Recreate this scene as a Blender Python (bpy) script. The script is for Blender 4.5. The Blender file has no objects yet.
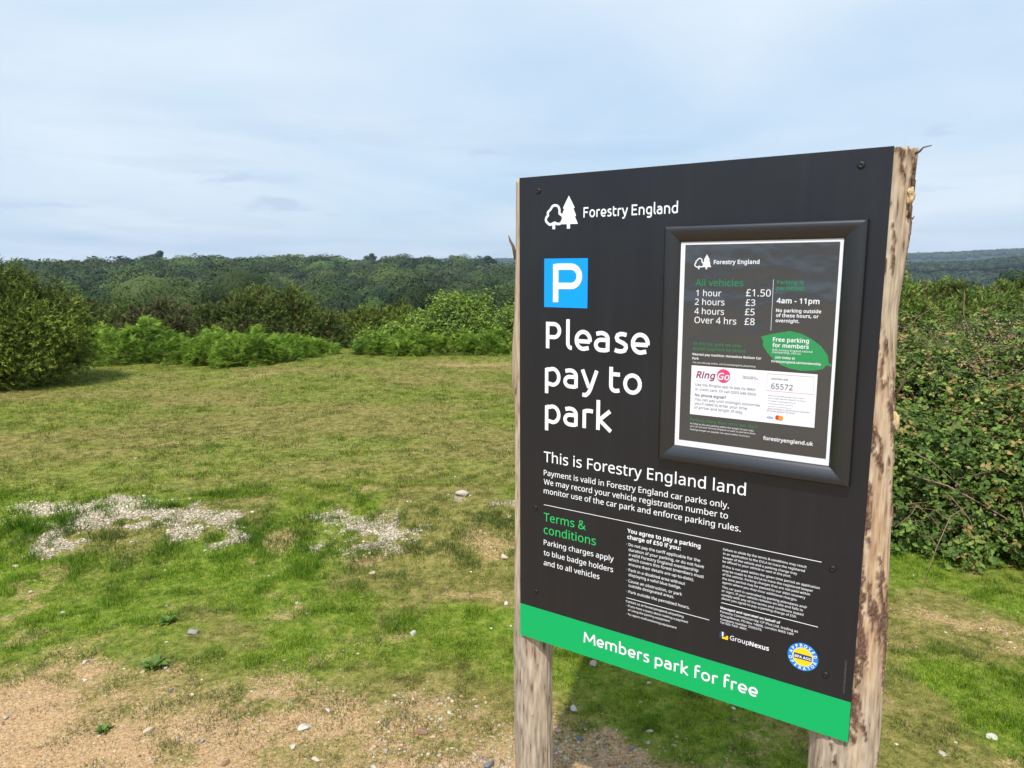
import bpy, math
import numpy as np
from mathutils import Matrix, Vector, geometry

# ------------------------------------------------------------------ camera, sky, sun, exposure
scene = bpy.context.scene
COL = scene.collection
EYE = 1.65
cam = bpy.data.objects.new('camera', bpy.data.cameras.new('camera'))
COL.objects.link(cam)
cam.data.sensor_width = 36.0
cam.data.lens = 722.2 * 36.0 / 1024.0
cam.data.clip_start = 0.05
cam.data.clip_end = 20000.0
cam.matrix_world = (Matrix.Translation((0, 0, EYE))
                    @ Matrix.Rotation(math.radians(90.0) - 0.159177, 4, 'X')
                    @ Matrix.Rotation(-0.003684, 4, 'Z'))
scene.camera = cam

SUN_EL = 58.0
SUN_DIR = Vector((-0.30, -0.95, 0)).normalized() * math.cos(math.radians(SUN_EL))
SUN_DIR.z = math.sin(math.radians(SUN_EL))
world = bpy.data.worlds.new('World')
scene.world = world
world.use_nodes = True
wn, wl = world.node_tree.nodes, world.node_tree.links
wn.clear()
w_out = wn.new('ShaderNodeOutputWorld')
w_bg = wn.new('ShaderNodeBackground')
w_bg.inputs['Strength'].default_value = 0.105
sky = wn.new('ShaderNodeTexSky')
sky.sky_type = 'NISHITA'
sky.sun_disc = False
sky.sun_elevation = math.radians(SUN_EL)
sky.sun_rotation = math.atan2(SUN_DIR.x, SUN_DIR.y)
sky.air_density = 1.0
sky.dust_density = 1.0
sky.ozone_density = 1.6
tc = wn.new('ShaderNodeTexCoord')
sep = wn.new('ShaderNodeSeparateXYZ')
wl.new(tc.outputs['Generated'], sep.inputs[0])


def wmath(op, a, b=None):
    n = wn.new('ShaderNodeMath')
    n.operation = op
    for i, v in enumerate((a, b)):
        if v is None:
            continue
        if isinstance(v, (int, float)):
            n.inputs[i].default_value = v
        else:
            wl.new(v, n.inputs[i])
    return n.outputs[0]


def wramp(v, stops):
    n = wn.new('ShaderNodeValToRGB')
    e = n.color_ramp.elements
    while len(e) < len(stops):
        e.new(0.5)
    for k, (p, c) in zip(e, stops):
        k.position = p
        k.color = (c, c, c, 1)
    wl.new(v, n.inputs[0])
    return n.outputs[0]


def wmix(f, a, b):
    n = wn.new('ShaderNodeMix')
    n.data_type = 'RGBA'
    for s, v in ((0, f), (6, a), (7, b)):
        if isinstance(v, (int, float)):
            n.inputs[s].default_value = v
        elif isinstance(v, tuple):
            n.inputs[s].default_value = v
        else:
            wl.new(v, n.inputs[s])
    return n.outputs[2]


# thin high cloud on a flat layer overhead, and a few flat cumulus streaks low down
zc = wmath('ADD', wmath('MAXIMUM', sep.outputs[2], 0.0), 0.10)
comb = wn.new('ShaderNodeCombineXYZ')
wl.new(wmath('DIVIDE', sep.outputs[0], zc), comb.inputs[0])
wl.new(wmath('DIVIDE', sep.outputs[1], zc), comb.inputs[1])


def wnoise(vec, scale, detail, rough, sc=(1, 1, 1), loc=(0, 0, 0), dist=0.0):
    m = wn.new('ShaderNodeMapping')
    m.inputs['Scale'].default_value = sc
    m.inputs['Location'].default_value = loc
    wl.new(vec, m.inputs[0])
    n = wn.new('ShaderNodeTexNoise')
    n.inputs['Scale'].default_value = scale
    n.inputs['Detail'].default_value = detail
    n.inputs['Roughness'].default_value = rough
    n.inputs['Distortion'].default_value = dist
    wl.new(m.outputs[0], n.inputs[0])
    return n.outputs[0]


veil = wramp(wnoise(comb.outputs[0], 0.42, 7.0, 0.52, (1, 0.75, 1), (2.1, 0.3, 0), 0.5), [(0.30, 0.0), (0.62, 1.0)])
low = wmath('MULTIPLY', wmath('SUBTRACT', sep.outputs[2], 0.02), 7.0)
streak = wramp(wnoise(tc.outputs['Generated'], 3.4, 6.0, 0.55, (1, 1, 7.5), (1.7, 0.4, 0.25), 0.3), [(0.55, 0.0), (0.66, 1.0)])
band = wramp(sep.outputs[2], [(0.0, 0.3), (0.05, 1.0), (0.13, 0.8), (0.24, 0.0)])
streak = wmath('MULTIPLY', streak, band)
tops = wramp(wnoise(tc.outputs['Generated'], 3.4, 6.0, 0.55, (1, 1, 7.5), (1.7, 0.4, 0.12), 0.3), [(0.58, 0.0), (0.68, 1.0)])
tops = wmath('MULTIPLY', tops, band)
base = wmix(0.80, sky.outputs[0], wmix(wmath('MULTIPLY', sep.outputs[2], 2.2), (3.7, 5.2, 6.7, 1), (4.3, 5.8, 7.5, 1)))
c1 = wmix(wmath('MULTIPLY', veil, 0.78), base, (6.5, 7.05, 7.5, 1))
c2 = wmix(wmath('MULTIPLY', streak, 0.30), c1, (3.3, 4.2, 5.6, 1))
wisp = wramp(wnoise(tc.outputs['Generated'], 8.0, 5.0, 0.55, (1, 1, 4.5), (0.9, 0.2, 1.31), 0.2), [(0.60, 0.0), (0.70, 1.0)])
wisp = wmath('MULTIPLY', wisp, wramp(sep.outputs[2], [(0.02, 0.0), (0.05, 1.0), (0.15, 1.0), (0.20, 0.0)]))
c2 = wmix(wmath('MULTIPLY', wisp, 0.55), c2, (3.5, 4.4, 5.8, 1))
c3 = wmix(wmath('MULTIPLY', tops, 0.45), c2, (5.3, 5.9, 6.8, 1))
# the thin cloud glows broadly round the sun, which stands behind the camera
vm = wn.new('ShaderNodeVectorMath')
vm.operation = 'DOT_PRODUCT'
wl.new(tc.outputs['Generated'], vm.inputs[0])
vm.inputs[1].default_value = tuple(SUN_DIR)
glow = wmath('POWER', wmath('MAXIMUM', vm.outputs['Value'], 0.0), 4.0)
c4 = wmix(wmath('MULTIPLY', glow, 0.8), c3, (11.5, 13.2, 16.0, 1))
wl.new(c4, w_bg.inputs[0])
wl.new(w_bg.outputs[0], w_out.inputs[0])

sun = bpy.data.objects.new('sun', bpy.data.lights.new('sun', 'SUN'))
COL.objects.link(sun)
sun.data.energy = 4.1
sun.data.angle = math.radians(1.2)
sun.data.color = (1.0, 0.95, 0.87)
sun.rotation_euler = SUN_DIR.to_track_quat('Z', 'Y').to_euler()
sun.location = (-6, -14, 20)

scene.view_settings.view_transform = 'Standard'
scene.view_settings.look = 'None'
scene.view_settings.exposure = 0.40
scene.view_settings.gamma = 1.0
scene.render.engine = 'CYCLES'
scene.cycles.max_bounces = 6
scene.cycles.transparent_max_bounces = 6

RNG = np.random.default_rng(7)


# ------------------------------------------------------------------ helpers
def tag(o, label=None, cat=None, group=None, kind=None):
    for k, v in (('label', label), ('category', cat), ('group', group), ('kind', kind)):
        if v:
            o[k] = v
    return o


def empty(name, loc=(0, 0, 0), rz=0.0):
    o = bpy.data.objects.new(name, None)
    o.empty_display_size = 0.1
    o.location = loc
    o.rotation_euler = (0, 0, rz)
    COL.objects.link(o)
    return o


def fast_mesh(name, V, faces, mat, parent=None, tint=None, smooth=False, mats=None, mat_idx=None, attrs=None):
    """V: n x 3, faces: list of (m x k) index arrays, tint: n x 3 true colour of each leaf or blade"""
    me = bpy.data.meshes.new(name)
    V = np.asarray(V, dtype=np.float32)
    faces = [np.asarray(f, dtype=np.int32) for f in faces if len(f)]
    loops = np.concatenate([f.ravel() for f in faces])
    sizes = np.concatenate([np.full(len(f), f.shape[1], dtype=np.int32) for f in faces])
    starts = np.concatenate([[0], np.cumsum(sizes)[:-1]]).astype(np.int32)
    me.vertices.add(len(V))
    me.vertices.foreach_set('co', V.ravel())
    me.loops.add(len(loops))
    me.loops.foreach_set('vertex_index', loops)
    me.polygons.add(len(sizes))
    me.polygons.foreach_set('loop_start', starts)
    if smooth:
        me.polygons.foreach_set('use_smooth', np.ones(len(sizes), dtype=bool))
    for m in (mats or [mat]):
        me.materials.append(m)
    if mat_idx is not None:
        me.polygons.foreach_set('material_index', np.asarray(mat_idx, dtype=np.int32))
    me.update(calc_edges=True)
    at = dict(attrs or {})
    if tint is not None:
        at['tint'] = tint
    for k, a in at.items():
        a = np.asarray(a, dtype=np.float32)
        c = np.ones((len(V), 4), dtype=np.float32)
        c[:, :a.shape[1]] = a
        me.attributes.new(k, 'FLOAT_COLOR', 'POINT').data.foreach_set('color', c.ravel())
    o = bpy.data.objects.new(name, me)
    COL.objects.link(o)
    o.parent = parent
    return o


class MB:
    """collects vertices and faces of one part"""
    def __init__(s):
        s.v, s.f = [], []

    def add(s, v, f):
        b = len(s.v)
        s.v += [tuple(p) for p in v]
        s.f += [tuple(i + b for i in q) for q in f]

    def box(s, a, b):
        x0, y0, z0 = a
        x1, y1, z1 = b
        s.add([(x0, y0, z0), (x1, y0, z0), (x1, y1, z0), (x0, y1, z0), (x0, y0, z1), (x1, y0, z1), (x1, y1, z1), (x0, y1, z1)],
              [(0, 3, 2, 1), (4, 5, 6, 7), (0, 1, 5, 4), (1, 2, 6, 5), (2, 3, 7, 6), (3, 0, 4, 7)])

    def build(s, name, mat, parent=None, smooth=False, bevel=0.0):
        me = bpy.data.meshes.new(name)
        me.from_pydata(s.v, [], s.f)
        me.materials.append(mat)
        if smooth:
            me.polygons.foreach_set('use_smooth', np.ones(len(me.polygons), dtype=bool))
        o = bpy.data.objects.new(name, me)
        COL.objects.link(o)
        o.parent = parent
        if bevel:
            md = o.modifiers.new('edge', 'BEVEL')
            md.width = bevel
            md.segments = 2
        return o


def unit(a):
    return a / np.maximum(np.linalg.norm(a, axis=-1, keepdims=True), 1e-9)


def rand_dirs(n, rng, zmin=-1.0):
    z = rng.uniform(zmin, 1, n)
    t = rng.uniform(0, 2 * math.pi, n)
    r = np.sqrt(1 - z * z)
    return np.stack([r * np.cos(t), r * np.sin(t), z], 1)



# ------------------------------------------------------------------ noise and terrain
def hash2(ix,iy,s=0):
    h=(ix.astype(np.int64)*374761393+iy.astype(np.int64)*668265263+s*1442695041)&0xFFFFFFFF
    h=((h^(h>>13))*1274126177)&0xFFFFFFFF
    return ((h^(h>>16))&0xFFFF)/65535.0
def vnoise(x,y,s=0):
    ix=np.floor(x); iy=np.floor(y); fx=x-ix; fy=y-iy
    fx=fx*fx*(3-2*fx); fy=fy*fy*(3-2*fy)
    a=hash2(ix,iy,s); b=hash2(ix+1,iy,s); c=hash2(ix,iy+1,s); d=hash2(ix+1,iy+1,s)
    return (a*(1-fx)+b*fx)*(1-fy)+(c*(1-fx)+d*fx)*fy
def fbm(x,y,o=4,s=0):
    t=0;a=.5;n=0
    for k in range(o):
        t=t+a*vnoise(x*2**k,y*2**k,s+k*17); n+=a; a*=.5
    return t/n
def sstep(a,b,x):
    t=np.clip((x-a)/(b-a),0,1); return t*t*(3-2*t)
def bank(x,y):
    yy=y+.25*(fbm(x*.9,y*.9,2,5)-.5)*2-.05*x
    return sstep(3.7,4.75,yy)*.14
def ridge_deg(az):   # elevation angle of the wooded skyline ground by azimuth (deg)
    return np.interp(az,[-80,-45,-35,-25,-12,-4,2,8,14,24,60],[.2,.35,.55,.95,.85,.75,.35,-.4,-1.2,-1.9,-2])
def height(x,y):
    r=np.hypot(x,y); az=np.degrees(np.arctan2(x,y))
    h=bank(x,y)
    h=h+sstep(5,13,r)*.05*(fbm(x*.25,y*.25,2,9)-.5)*2
    drop=-np.interp(r,[14,22,45,110,220],[0,.5,4,11,16])
    drop=np.where(r>14,drop,0)
    front=sstep(75,100,np.abs(az))     # behind the camera stays level
    h=h+drop*(1-front)
    Rr=520.; top=1.65+Rr*np.tan(np.radians(ridge_deg(az)))-12.6
    low=-16.
    hill=low+(top-low)*sstep(200,Rr,r)
    hill=np.where(r>Rr,top+(-14-top)*sstep(Rr,Rr+500,r),hill)
    mid=np.where(r>1000,-14+(19+20*(fbm(az*.16+3,r*0,3,3)-.5))*sstep(700,1350,r),hill)
    far=np.interp(az,[-60,0,25,30,36,60],[12,28,36,38,50,48])+0*r
    h2=mid+(far-mid)*sstep(1700,3000,r)
    h2=h2+(-far*1.6)*sstep(3050,4200,r)
    h=np.where(r>220,h2*(1-front)+h*front,h)
    return h


def noise3(p, s=0):
    """soft 3-D lump noise in 0..1 from crossed plane noise"""
    return (vnoise(p[:, 0] + 13.1, p[:, 1] + 7.7, s) + vnoise(p[:, 1] + 3.3, p[:, 2] + 9.2, s + 5) + vnoise(p[:, 2] + 5.9, p[:, 0] + 1.4, s + 11)) / 3


# ------------------------------------------------------------------ materials
def new_mat(name):
    m = bpy.data.materials.new(name)
    m.use_nodes = True
    return m, m.node_tree.nodes, m.node_tree.links, m.node_tree.nodes['Principled BSDF']


def plain(name, col, rough=0.5, spec=0.5, coat=0.0, wear=0.0):
    m, n, l, b = new_mat(name)
    b.inputs['Roughness'].default_value = rough
    b.inputs['Specular IOR Level'].default_value = spec
    if coat:
        b.inputs['Coat Weight'].default_value = coat
        b.inputs['Coat Roughness'].default_value = 0.12
    if wear:
        t = n.new('ShaderNodeTexCoord')
        z = n.new('ShaderNodeTexNoise')
        z.inputs['Scale'].default_value = 9
        z.inputs['Detail'].default_value = 5
        l.new(t.outputs['Object'], z.inputs[0])
        mx = n.new('ShaderNodeMix')
        mx.data_type = 'RGBA'
        mx.inputs[6].default_value = tuple(c * (1 - wear) for c in col) + (1,)
        mx.inputs[7].default_value = tuple(min(1, c * (1 + wear) + wear * .004) for c in col) + (1,)
        l.new(z.outputs[0], mx.inputs[0])
        l.new(mx.outputs[2], b.inputs['Base Color'])
        mr = n.new('ShaderNodeMapRange')
        mr.inputs[3].default_value = max(0.05, rough - .07)
        mr.inputs[4].default_value = rough + .07
        l.new(z.outputs[0], mr.inputs[0])
        l.new(mr.outputs[0], b.inputs['Roughness'])
    else:
        b.inputs['Base Color'].default_value = (*col, 1)
    return m


def leaf_mat(name, trans=0.25, rough=0.55, spec=0.3):
    m, n, l, b = new_mat(name)
    a = n.new('ShaderNodeAttribute')
    a.attribute_name = 'tint'
    l.new(a.outputs['Color'], b.inputs['Base Color'])
    b.inputs['Roughness'].default_value = rough
    b.inputs['Specular IOR Level'].default_value = spec
    if trans:
        t = n.new('ShaderNodeBsdfTranslucent')
        hs = n.new('ShaderNodeHueSaturation')
        hs.inputs['Value'].default_value = 1.25
        l.new(a.outputs['Color'], hs.inputs['Color'])
        l.new(hs.outputs[0], t.inputs[0])
        x = n.new('ShaderNodeMixShader')
        x.inputs[0].default_value = trans
        l.new(b.outputs[0], x.inputs[1])
        l.new(t.outputs[0], x.inputs[2])
        l.new(x.outputs[0], n['Material Output'].inputs[0])
    return m


M = dict(
    panel=plain('black_panel_print', (0.0060, 0.0062, 0.0075), 0.30, 1.0, wear=0.12),
    frame=plain('black_frame_plastic', (0.006, 0.007, 0.009), 0.30, 0.8, wear=0.1),
    green=plain('green_print', (0.0, 0.34, 0.095), 0.45, 0.3),
    greentext=plain('green_lettering', (0.02, 0.42, 0.10), 0.45, 0.3),
    white=plain('white_lettering', (0.74, 0.75, 0.78), 0.45, 0.3),
    blue=plain('blue_print', (0.0, 0.28, 0.88), 0.45, 0.3),
    badge=plain('badge_blue_print', (0.01, 0.19, 0.55), 0.45, 0.3),
    yellow=plain('yellow_print', (0.80, 0.52, 0.01), 0.45, 0.3),
    darkblue=plain('dark_blue_print', (0.015, 0.05, 0.13), 0.45, 0.3),
    edge=plain('panel_core', (0.03, 0.03, 0.033), 0.5, 0.4),
    screw=plain('black_screw_paint', (0.008, 0.008, 0.009), 0.5, 0.35),
    paper=plain('glossy_white_paper', (0.68, 0.69, 0.71), 0.30, 0.5, 0.35),
    nwhite=plain('white_notice_print', (0.66, 0.67, 0.70), 0.3, 0.5, 0.35),
    ngreen=plain('green_notice_print', (0.012, 0.20, 0.075), 0.3, 0.5, 0.35),
    leafgreen=plain('leaf_shape_print', (0.015, 0.23, 0.07), 0.3, 0.5, 0.35),
    card=plain('white_card_print', (0.68, 0.69, 0.73), 0.3, 0.5, 0.35),
    grey=plain('grey_card_print', (0.12, 0.12, 0.14), 0.3, 0.5, 0.35),
    maroon=plain('maroon_print', (0.22, 0.015, 0.09), 0.3, 0.5, 0.35),
    pink=plain('pink_print', (0.62, 0.035, 0.14), 0.3, 0.5, 0.35),
    visa=plain('card_blue_print', (0.03, 0.12, 0.45), 0.3, 0.5, 0.35),
    red=plain('red_print', (0.62, 0.02, 0.02), 0.3, 0.5, 0.35),
    orange=plain('orange_print', (0.80, 0.26, 0.01), 0.3, 0.5, 0.35),
    rose=plain('rose_line_print', (0.55, 0.25, 0.25), 0.3, 0.5, 0.35),
    gorse=leaf_mat('gorse_spines', 0.15, 0.6, 0.15),
    bracken=leaf_mat('bracken_fronds', 0.34, 0.6, 0.15),
    bramble=leaf_mat('bramble_leaves', 0.25, 0.55, 0.2),
    tree=leaf_mat('tree_leaves', 0.12, 0.65, 0.2),
    grass=leaf_mat('grass_blades', 0.34, 0.7, 0.10),
    stone=leaf_mat('stones', 0.0, 0.85, 0.2),
    twig=plain('dry_twigs', (0.13, 0.085, 0.055), 0.8, 0.2, wear=0.3),
    cane=plain('bramble_canes', (0.20, 0.12, 0.085), 0.7, 0.3, wear=0.3),
    bark=plain('tree_bark', (0.07, 0.055, 0.04), 0.9, 0.1, wear=0.3),
)


def notice_print():
    """dark print under gloss film that is not quite flat, so the sky breaks up in it"""
    m, n, l, b = new_mat('black_notice_print')
    b.inputs['Base Color'].default_value = (0.020, 0.023, 0.026, 1)
    b.inputs['Roughness'].default_value = 0.28
    b.inputs['Coat Weight'].default_value = 1.0
    b.inputs['Coat IOR'].default_value = 1.75
    b.inputs['Coat Roughness'].default_value = 0.16
    t = n.new('ShaderNodeTexCoord')
    mp = n.new('ShaderNodeMapping')
    mp.inputs['Scale'].default_value = (7, 1, 11)
    l.new(t.outputs['Object'], mp.inputs[0])
    z = n.new('ShaderNodeTexNoise')
    z.inputs['Scale'].default_value = 1.0
    z.inputs['Detail'].default_value = 2.5
    l.new(mp.outputs[0], z.inputs[0])
    bp = n.new('ShaderNodeBump')
    bp.inputs['Strength'].default_value = 0.5
    bp.inputs['Distance'].default_value = 0.012
    l.new(z.outputs[0], bp.inputs['Height'])
    l.new(bp.outputs[0], b.inputs['Normal'])
    l.new(bp.outputs[0], b.inputs['Coat Normal'])
    return m


M['nblack'] = notice_print()


def post_mat():
    """peeled log: attribute 'skin' r = dark inner bark left on, g = orange heart stain, b = grey weathering"""
    m, n, l, b = new_mat('peeled_log')
    a = n.new('ShaderNodeAttribute')
    a.attribute_name = 'skin'
    sp = n.new('ShaderNodeSeparateColor')
    l.new(a.outputs['Color'], sp.inputs[0])
    t = n.new('ShaderNodeTexCoord')

    def nz(sc, scale, det=6):
        mp = n.new('ShaderNodeMapping')
        mp.inputs['Scale'].default_value = sc
        l.new(t.outputs['Object'], mp.inputs[0])
        z = n.new('ShaderNodeTexNoise')
        z.inputs['Scale'].default_value = scale
        z.inputs['Detail'].default_value = det
        z.inputs['Roughness'].default_value = 0.52
        l.new(mp.outputs[0], z.inputs[0])
        return z.outputs[0]

    def ramp(v, st):
        r = n.new('ShaderNodeValToRGB')
        e = r.color_ramp.elements
        while len(e) < len(st):
            e.new(.5)
        for k, (p, c) in zip(e, st):
            k.position = p
            k.color = (*c, 1)
        l.new(v, r.inputs[0])
        return r.outputs[0]

    def mix(f, x, y):
        q = n.new('ShaderNodeMix')
        q.data_type = 'RGBA'
        l.new(f, q.inputs[0])
        l.new(x, q.inputs[6])
        l.new(y, q.inputs[7])
        return q.outputs[2]
    grain = nz((1, 1, 0.16), 95, 9)
    fine = nz((1, 1, 0.4), 420, 4)
    blot = nz((1, 1, 0.45), 22)
    pale = ramp(grain, [(0.30, (0.10, 0.068, 0.045)), (0.38, (0.33, 0.255, 0.18)), (0.50, (0.42, 0.34, 0.24)), (0.66, (0.51, 0.43, 0.32))])
    warm = ramp(grain, [(0.30, (0.11, 0.06, 0.03)), (0.38, (0.32, 0.20, 0.115)), (0.52, (0.43, 0.295, 0.18)), (0.66, (0.53, 0.41, 0.27))])
    grey = ramp(grain, [(0.30, (0.09, 0.068, 0.05)), (0.38, (0.24, 0.19, 0.145)), (0.52, (0.33, 0.27, 0.205)), (0.66, (0.42, 0.355, 0.28))])
    dark = ramp(fine, [(0.30, (0.045, 0.024, 0.016)), (0.55, (0.135, 0.075, 0.05)), (0.75, (0.28, 0.185, 0.13))])
    c = mix(sp.outputs[1], pale, warm)
    c = mix(sp.outputs[2], c, grey)
    spots = ramp(blot, [(0.60, (0, 0, 0)), (0.72, (.45, .45, .45))])
    c = mix(spots, c, ramp(fine, [(0.3, (0.09, 0.06, 0.045)), (0.7, (0.22, 0.16, 0.12))]))
    c = mix(sp.outputs[0], c, dark)
    l.new(c, b.inputs['Base Color'])
    b.inputs['Roughness'].default_value = 0.8
    b.inputs['Specular IOR Level'].default_value = 0.2
    bp = n.new('ShaderNodeBump')
    bp.inputs['Strength'].default_value = 0.6
    bp.inputs['Distance'].default_value = 0.004
    l.new(grain, bp.inputs['Height'])
    l.new(bp.outputs[0], b.inputs['Normal'])
    return m


def panel_print():
    """black vinyl print, weathered: dull rain runs and a little dried dust"""
    m, n, l, b = new_mat('weathered_black_print')
    t = n.new('ShaderNodeTexCoord')

    def nz(sc, det):
        mp = n.new('ShaderNodeMapping')
        mp.inputs['Scale'].default_value = sc
        l.new(t.outputs['Object'], mp.inputs[0])
        z = n.new('ShaderNodeTexNoise')
        z.inputs['Scale'].default_value = 1.0
        z.inputs['Detail'].default_value = det
        l.new(mp.outputs[0], z.inputs[0])
        return z.outputs[0]
    run, blot = nz((55, 1, 1.6), 4), nz((6, 1, 5), 6)
    mr = n.new('ShaderNodeMapRange')
    mr.inputs[1].default_value = .3
    mr.inputs[2].default_value = .7
    mr.inputs[3].default_value = .27
    mr.inputs[4].default_value = .37
    ad = n.new('ShaderNodeMath')
    ad.operation = 'MULTIPLY_ADD'
    l.new(run, ad.inputs[0])
    ad.inputs[1].default_value = .5
    hf = n.new('ShaderNodeMath')
    hf.operation = 'MULTIPLY'
    hf.inputs[1].default_value = .5
    l.new(blot, hf.inputs[0])
    l.new(hf.outputs[0], ad.inputs[2])
    l.new(ad.outputs[0], mr.inputs[0])
    l.new(mr.outputs[0], b.inputs['Roughness'])
    r = n.new('ShaderNodeValToRGB')
    r.color_ramp.elements[0].position = .42
    r.color_ramp.elements[0].color = (.0060, .0070, .0100, 1)
    r.color_ramp.elements[1].position = .68
    r.color_ramp.elements[1].color = (.0095, .0105, .0130, 1)
    l.new(ad.outputs[0], r.inputs[0])
    l.new(r.outputs[0], b.inputs['Base Color'])
    b.inputs['Specular IOR Level'].default_value = 0.52
    return m


M['panel'] = panel_print()
M['post'] = post_mat()


def ground_mat():
    """attribute 'cover': r = bare soil, g = gravel, b = parched turf, a unused"""
    m, n, l, b = new_mat('heath_turf')
    a = n.new('ShaderNodeAttribute')
    a.attribute_name = 'cover'
    sp = n.new('ShaderNodeSeparateColor')
    l.new(a.outputs['Color'], sp.inputs[0])
    geo = n.new('ShaderNodeNewGeometry')

    def nz(scale, det=5, rough=0.6, loc=(0, 0, 0)):
        mp = n.new('ShaderNodeMapping')
        mp.inputs['Location'].default_value = loc
        l.new(geo.outputs['Position'], mp.inputs[0])
        z = n.new('ShaderNodeTexNoise')
        z.inputs['Scale'].default_value = scale
        z.inputs['Detail'].default_value = det
        z.inputs['Roughness'].default_value = rough
        l.new(mp.outputs[0], z.inputs[0])
        return z.outputs[0]

    def ramp(v, st):
        r = n.new('ShaderNodeValToRGB')
        e = r.color_ramp.elements
        while len(e) < len(st):
            e.new(.5)
        for k, (p, c) in zip(e, st):
            k.position = p
            k.color = (*c, 1)
        l.new(v, r.inputs[0])
        return r.outputs[0]

    def mix(f, x, y, mode='MIX'):
        q = n.new('ShaderNodeMix')
        q.data_type = 'RGBA'
        q.blend_type = mode
        if isinstance(f, float):
            q.inputs[0].default_value = f
        else:
            l.new(f, q.inputs[0])
        l.new(x, q.inputs[6])
        l.new(y, q.inputs[7])
        return q.outputs[2]
    fine, mid, big = nz(160, 4), nz(17, 8, 0.72), nz(2.6, 5)
    turf = ramp(mid, [(0.34, (0.034, 0.066, 0.007)), (0.50, (0.115, 0.175, 0.016)), (0.66, (0.24, 0.245, 0.045))])
    dry = ramp(mid, [(0.34, (0.060, 0.058, 0.014)), (0.50, (0.175, 0.158, 0.040)), (0.66, (0.30, 0.225, 0.09))])
    soil = ramp(nz(85, 8, 0.75), [(0.30, (0.17, 0.095, 0.048)), (0.47, (0.365, 0.230, 0.115)), (0.60, (0.49, 0.340, 0.185)), (0.72, (0.62, 0.49, 0.36))])
    v = n.new('ShaderNodeTexVoronoi')
    v.inputs['Scale'].default_value = 85
    l.new(geo.outputs['Position'], v.inputs[0])
    vc = n.new('ShaderNodeSeparateColor')
    l.new(v.outputs['Color'], vc.inputs[0])
    chips = ramp(vc.outputs[0], [(0.0, (0.34, 0.27, 0.20)), (0.4, (0.50, 0.43, 0.34)), (0.75, (0.60, 0.55, 0.46)), (1.0, (0.68, 0.63, 0.55))])
    edge = ramp(v.outputs['Distance'], [(0.25, (1, 1, 1)), (0.55, (0.45, 0.40, 0.35))])
    chips = mix(1.0, chips, edge, 'MULTIPLY')
    c = mix(sp.outputs[2], turf, dry)
    c = mix(ramp(big, [(0.45, (0, 0, 0)), (0.65, (.4, .4, .4))]), c, dry)
    rag = nz(48, 9, 0.80)

    def ragged(v):
        s1 = n.new('ShaderNodeMath')
        s1.operation = 'SUBTRACT'
        l.new(rag, s1.inputs[0])
        s1.inputs[1].default_value = 0.5
        s2 = n.new('ShaderNodeMath')
        s2.operation = 'MULTIPLY_ADD'
        l.new(s1.outputs[0], s2.inputs[0])
        s2.inputs[1].default_value = 2.6
        l.new(v, s2.inputs[2])
        return ramp(s2.outputs[0], [(0.24, (0, 0, 0)), (0.68, (1, 1, 1))])
    c = mix(ragged(sp.outputs[0]), c, soil)
    c = mix(ragged(sp.outputs[1]), c, chips)
    c = mix(a.outputs['Alpha'], c, ramp(nz(.05, 4), [(0.3, (0.014, 0.030, 0.012)), (0.7, (0.028, 0.046, 0.018))]))
    sc = n.new('ShaderNodeMix')
    sc.data_type = 'RGBA'
    sc.blend_type = 'MULTIPLY'
    sc.inputs[0].default_value = 1.0
    l.new(c, sc.inputs[6])
    l.new(ramp(fine, [(0.3, (0.72, 0.72, 0.72)), (0.7, (1.2, 1.2, 1.2))]), sc.inputs[7])
    l.new(sc.outputs[2], b.inputs['Base Color'])
    b.inputs['Roughness'].default_value = 0.95
    b.inputs['Specular IOR Level'].default_value = 0.1
    bp = n.new('ShaderNodeBump')
    bp.inputs['Strength'].default_value = 0.7
    bp.inputs['Distance'].default_value = 0.02
    l.new(mid, bp.inputs['Height'])
    b2 = n.new('ShaderNodeBump')
    b2.inputs['Strength'].default_value = 0.6
    b2.inputs['Distance'].default_value = 0.006
    l.new(fine, b2.inputs['Height'])
    l.new(bp.outputs[0], b2.inputs['Normal'])
    l.new(b2.outputs[0], b.inputs['Normal'])
    return m


M['ground'] = ground_mat()

# ------------------------------------------------------------------ ground: one sheet out to the far hills
SOIL = [[(-2.13, 2.78), (-1.93, 2.85), (-1.65, 2.8), (-1.34, 2.86), (-1.04, 2.64), (-0.74, 2.69), (-0.45, 2.63), (-0.31, 2.44), (-0.15, 2.35), (0.02, 2.33), (0.31, 2.35), (0.43, 2.24), (0.47, 2.07), (0.39, 1.2), (-1.63, 1.2), (-2.55, 2.78)]]
SOIL_CORE = [[(-2.04, 2.65), (-1.76, 2.64), (-1.5, 2.45), (-1.22, 2.33), (-0.91, 2.08), (-0.75, 1.2), (-1.63, 1.2), (-2.44, 2.65)]]
SOIL_SMALL = [[(-0.34, 4.13), (-0.26, 4.2), (0.0, 4.05), (0.0, 3.84), (-0.13, 3.84)],
              [(1.81, 3.34), (2.02, 3.36), (2.16, 3.27), (2.28, 3.15), (2.43, 3.11), (2.36, 3.0), (2.11, 3.01), (1.99, 3.06), (1.88, 3.16), (1.77, 3.23)],
              [(-1.17, 3.24), (-1.05, 3.36), (-0.98, 3.3), (-1.05, 3.17)], [(-0.71, 3.03), (-0.5, 3.13), (-0.43, 3.06), (-0.52, 2.98)]]
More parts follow.
